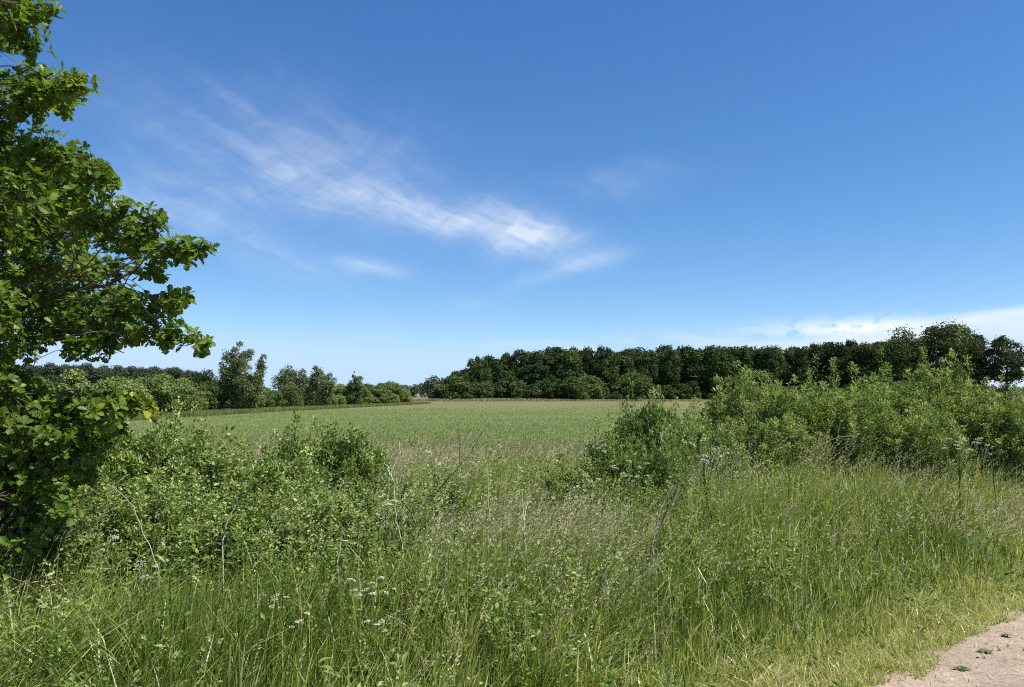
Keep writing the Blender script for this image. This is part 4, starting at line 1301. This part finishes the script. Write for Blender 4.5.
def dock(label, px, py, d, seed, n=9, L=0.16, lift=0.35, name='broad_leaved_weed', wr=0.34, tint=0.7):
    rng = np.random.default_rng(seed)
    p = pix(px, py, d)
    t = thing(name, label, 'weed', (p[0], d, 0))
    g = Geo()
    z0 = max(p[2] - 0.05, 0.01)
    st = np.linspace(0, 1, 7); wd = np.array([0.05, 0.55, 0.9, 1.0, 0.85, 0.5, 0.02])
    for k in range(n):
        a = k * 2.4 + rng.uniform(-.3, .3)
        dr = np.array([math.cos(a), math.sin(a), lift * rng.uniform(0.5, 1.6)]); dr /= np.linalg.norm(dr)
        up = np.array([0, 0, 1.0]); side = unit(np.cross(dr, up)); nn = np.cross(side, dr)
        l = L * rng.uniform(0.6, 1.15)
        mid = np.array([0, 0, z0 * rng.uniform(0.5, 1.0)]) + dr * (st * l)[:, None] - np.array([0, 0, 1]) * (0.35 * l * st ** 2)[:, None]
        w = wd * l * wr * 0.5
        v = np.stack([mid + side * w[:, None] + nn * (0.25 * w)[:, None], mid, mid - side * w[:, None] + nn * (0.25 * w)[:, None]], 1).reshape(-1, 3)
        f = OAKF[:12]
        g.add(v, f, np.clip(tint + rng.normal(0, .12), 0, 1))
    gs = Geo(); tube(gs, [(0, 0, -0.02), (0.004, 0, z0 * 0.5), (0, 0, z0 + 0.01)], [0.005, 0.004, 0.003], 5, 0.5)
    link('leaves', g.mesh('leaves', M['herb'], True), t)
    link('stem', gs.mesh('stem', M['herb'], True), t)
    return t


dock('broad-leaved pale green weed at the bottom edge, right of centre', 545, 676, 3.6, 950, 9, 0.15)
dock('broad-leaved weed in the shade at the lower left corner', 42, 600, 4.2, 951, 9, 0.13)
dock('small bright broad-leaved weed in front of the leaf mound at left', 100, 548, 4.8, 952, 8, 0.13, tint=0.9)
dock('broad-leaved weed half hidden in grass, left of the bottom centre', 318, 648, 3.9, 953, 7, 0.10)
dock('dark green weed low in the grass below the white dead stalk', 480, 560, 5.0, 954, 8, 0.11, tint=0.4)

# little weeds on the bare path
for k, (px, py, n, L, lab) in enumerate([(962, 671, 30, 0.045, 'larger dark tuft of weed growing on the bare path near the bottom right corner'),
                                         (986, 653, 34, 0.05, 'flat pale weed on the path, just above the larger dark tuft'),
                                         (1007, 637, 20, 0.035, 'tiny dry weed on the path near the right edge')]):
    d = EYE * F / (py - 395) * math.cos(TILT) if True else 0
    d = EYE / math.tan(math.atan((py - 343.5) / F) - TILT)
    o = dock(lab, px, py, d, 960 + k, n, L, 0.5, 'path_weed', 0.3, 0.35 if k == 0 else 0.8)
    o.location.z = 0.012; o.scale = (1.2, 1.2, 0.45)


# stones and straws on the path
def build_path_litter():
    rng = np.random.default_rng(12)
    g = Geo(); gs = Geo()
    n = 5200
    s = rng.uniform(-3, 9, n); off = rng.uniform(0.05, 3.3, n) ** 1.0
    x = 2.08 + 0.742 * s + 0.67 * off; y = 4.5 + 0.67 * s - 0.742 * off
    r = 0.003 + 0.013 * rng.random(n) ** 5
    base = np.array([[1, 0, 0], [0, 1, 0], [-1, 0, 0], [0, -1, 0], [0, 0, 1.0], [0, 0, -1]])
    f = np.array([[0, 1, 4], [1, 2, 4], [2, 3, 4], [3, 0, 4], [1, 0, 5], [2, 1, 5], [3, 2, 5], [0, 3, 5]])
    V = base[None] * (0.75 + 0.5 * rng.random((n, 6, 1))) * r[:, None, None]
    V[:, :, 2] *= 0.6
    a = rng.uniform(0, 6.28, n); ca, sa = np.cos(a)[:, None], np.sin(a)[:, None]
    X = V[..., 0] * ca - V[..., 1] * sa; Y = V[..., 0] * sa + V[..., 1] * ca
    V = np.stack([X + x[:, None], Y + y[:, None], V[..., 2] + 0.010 + r[:, None] * 0.3], -1)
    F_ = (np.arange(n)[:, None, None] * 6 + f[None]).reshape(-1, 3)
    g.add(V.reshape(-1, 3), F_, np.repeat(rng.random(n), 6))
    stuff('gravel', g, M['stone'], 'small loose stones on the path')
    n = 1100
    s = rng.uniform(-3, 9, n); off = np.abs(rng.normal(0.0, 0.35, n))
    x = 2.08 + 0.742 * s + 0.67 * off; y = 4.5 + 0.67 * s - 0.742 * off
    a = rng.uniform(0, 6.28, n)
    dr = np.stack([np.cos(a), np.sin(a), rng.normal(0, .08, n)], -1)
    leaves(gs, np.stack([x, y, np.full(n, 0.022)], -1), dr, np.tile([0, 0, 1.0], (n, 1)), rng.uniform(0.03, 0.12, n), 0.004, rng.uniform(0.4, 1, n))
    stuff('straw_litter', gs, M['drystalk'], 'dry straws lying at the grass edge of the path')


M['stone'] = leaf_mat('stone', [(0.0, (0.20, 0.17, 0.14)), (1.0, (0.46, 0.41, 0.35))], 0.0, (1, 1, 1), 0.8, 0.3)
build_path_litter()

for me in list(bpy.data.objects):
    if me.type == 'EMPTY' and me.get('label') == 'x':
        print('UNPLACED', me.name)
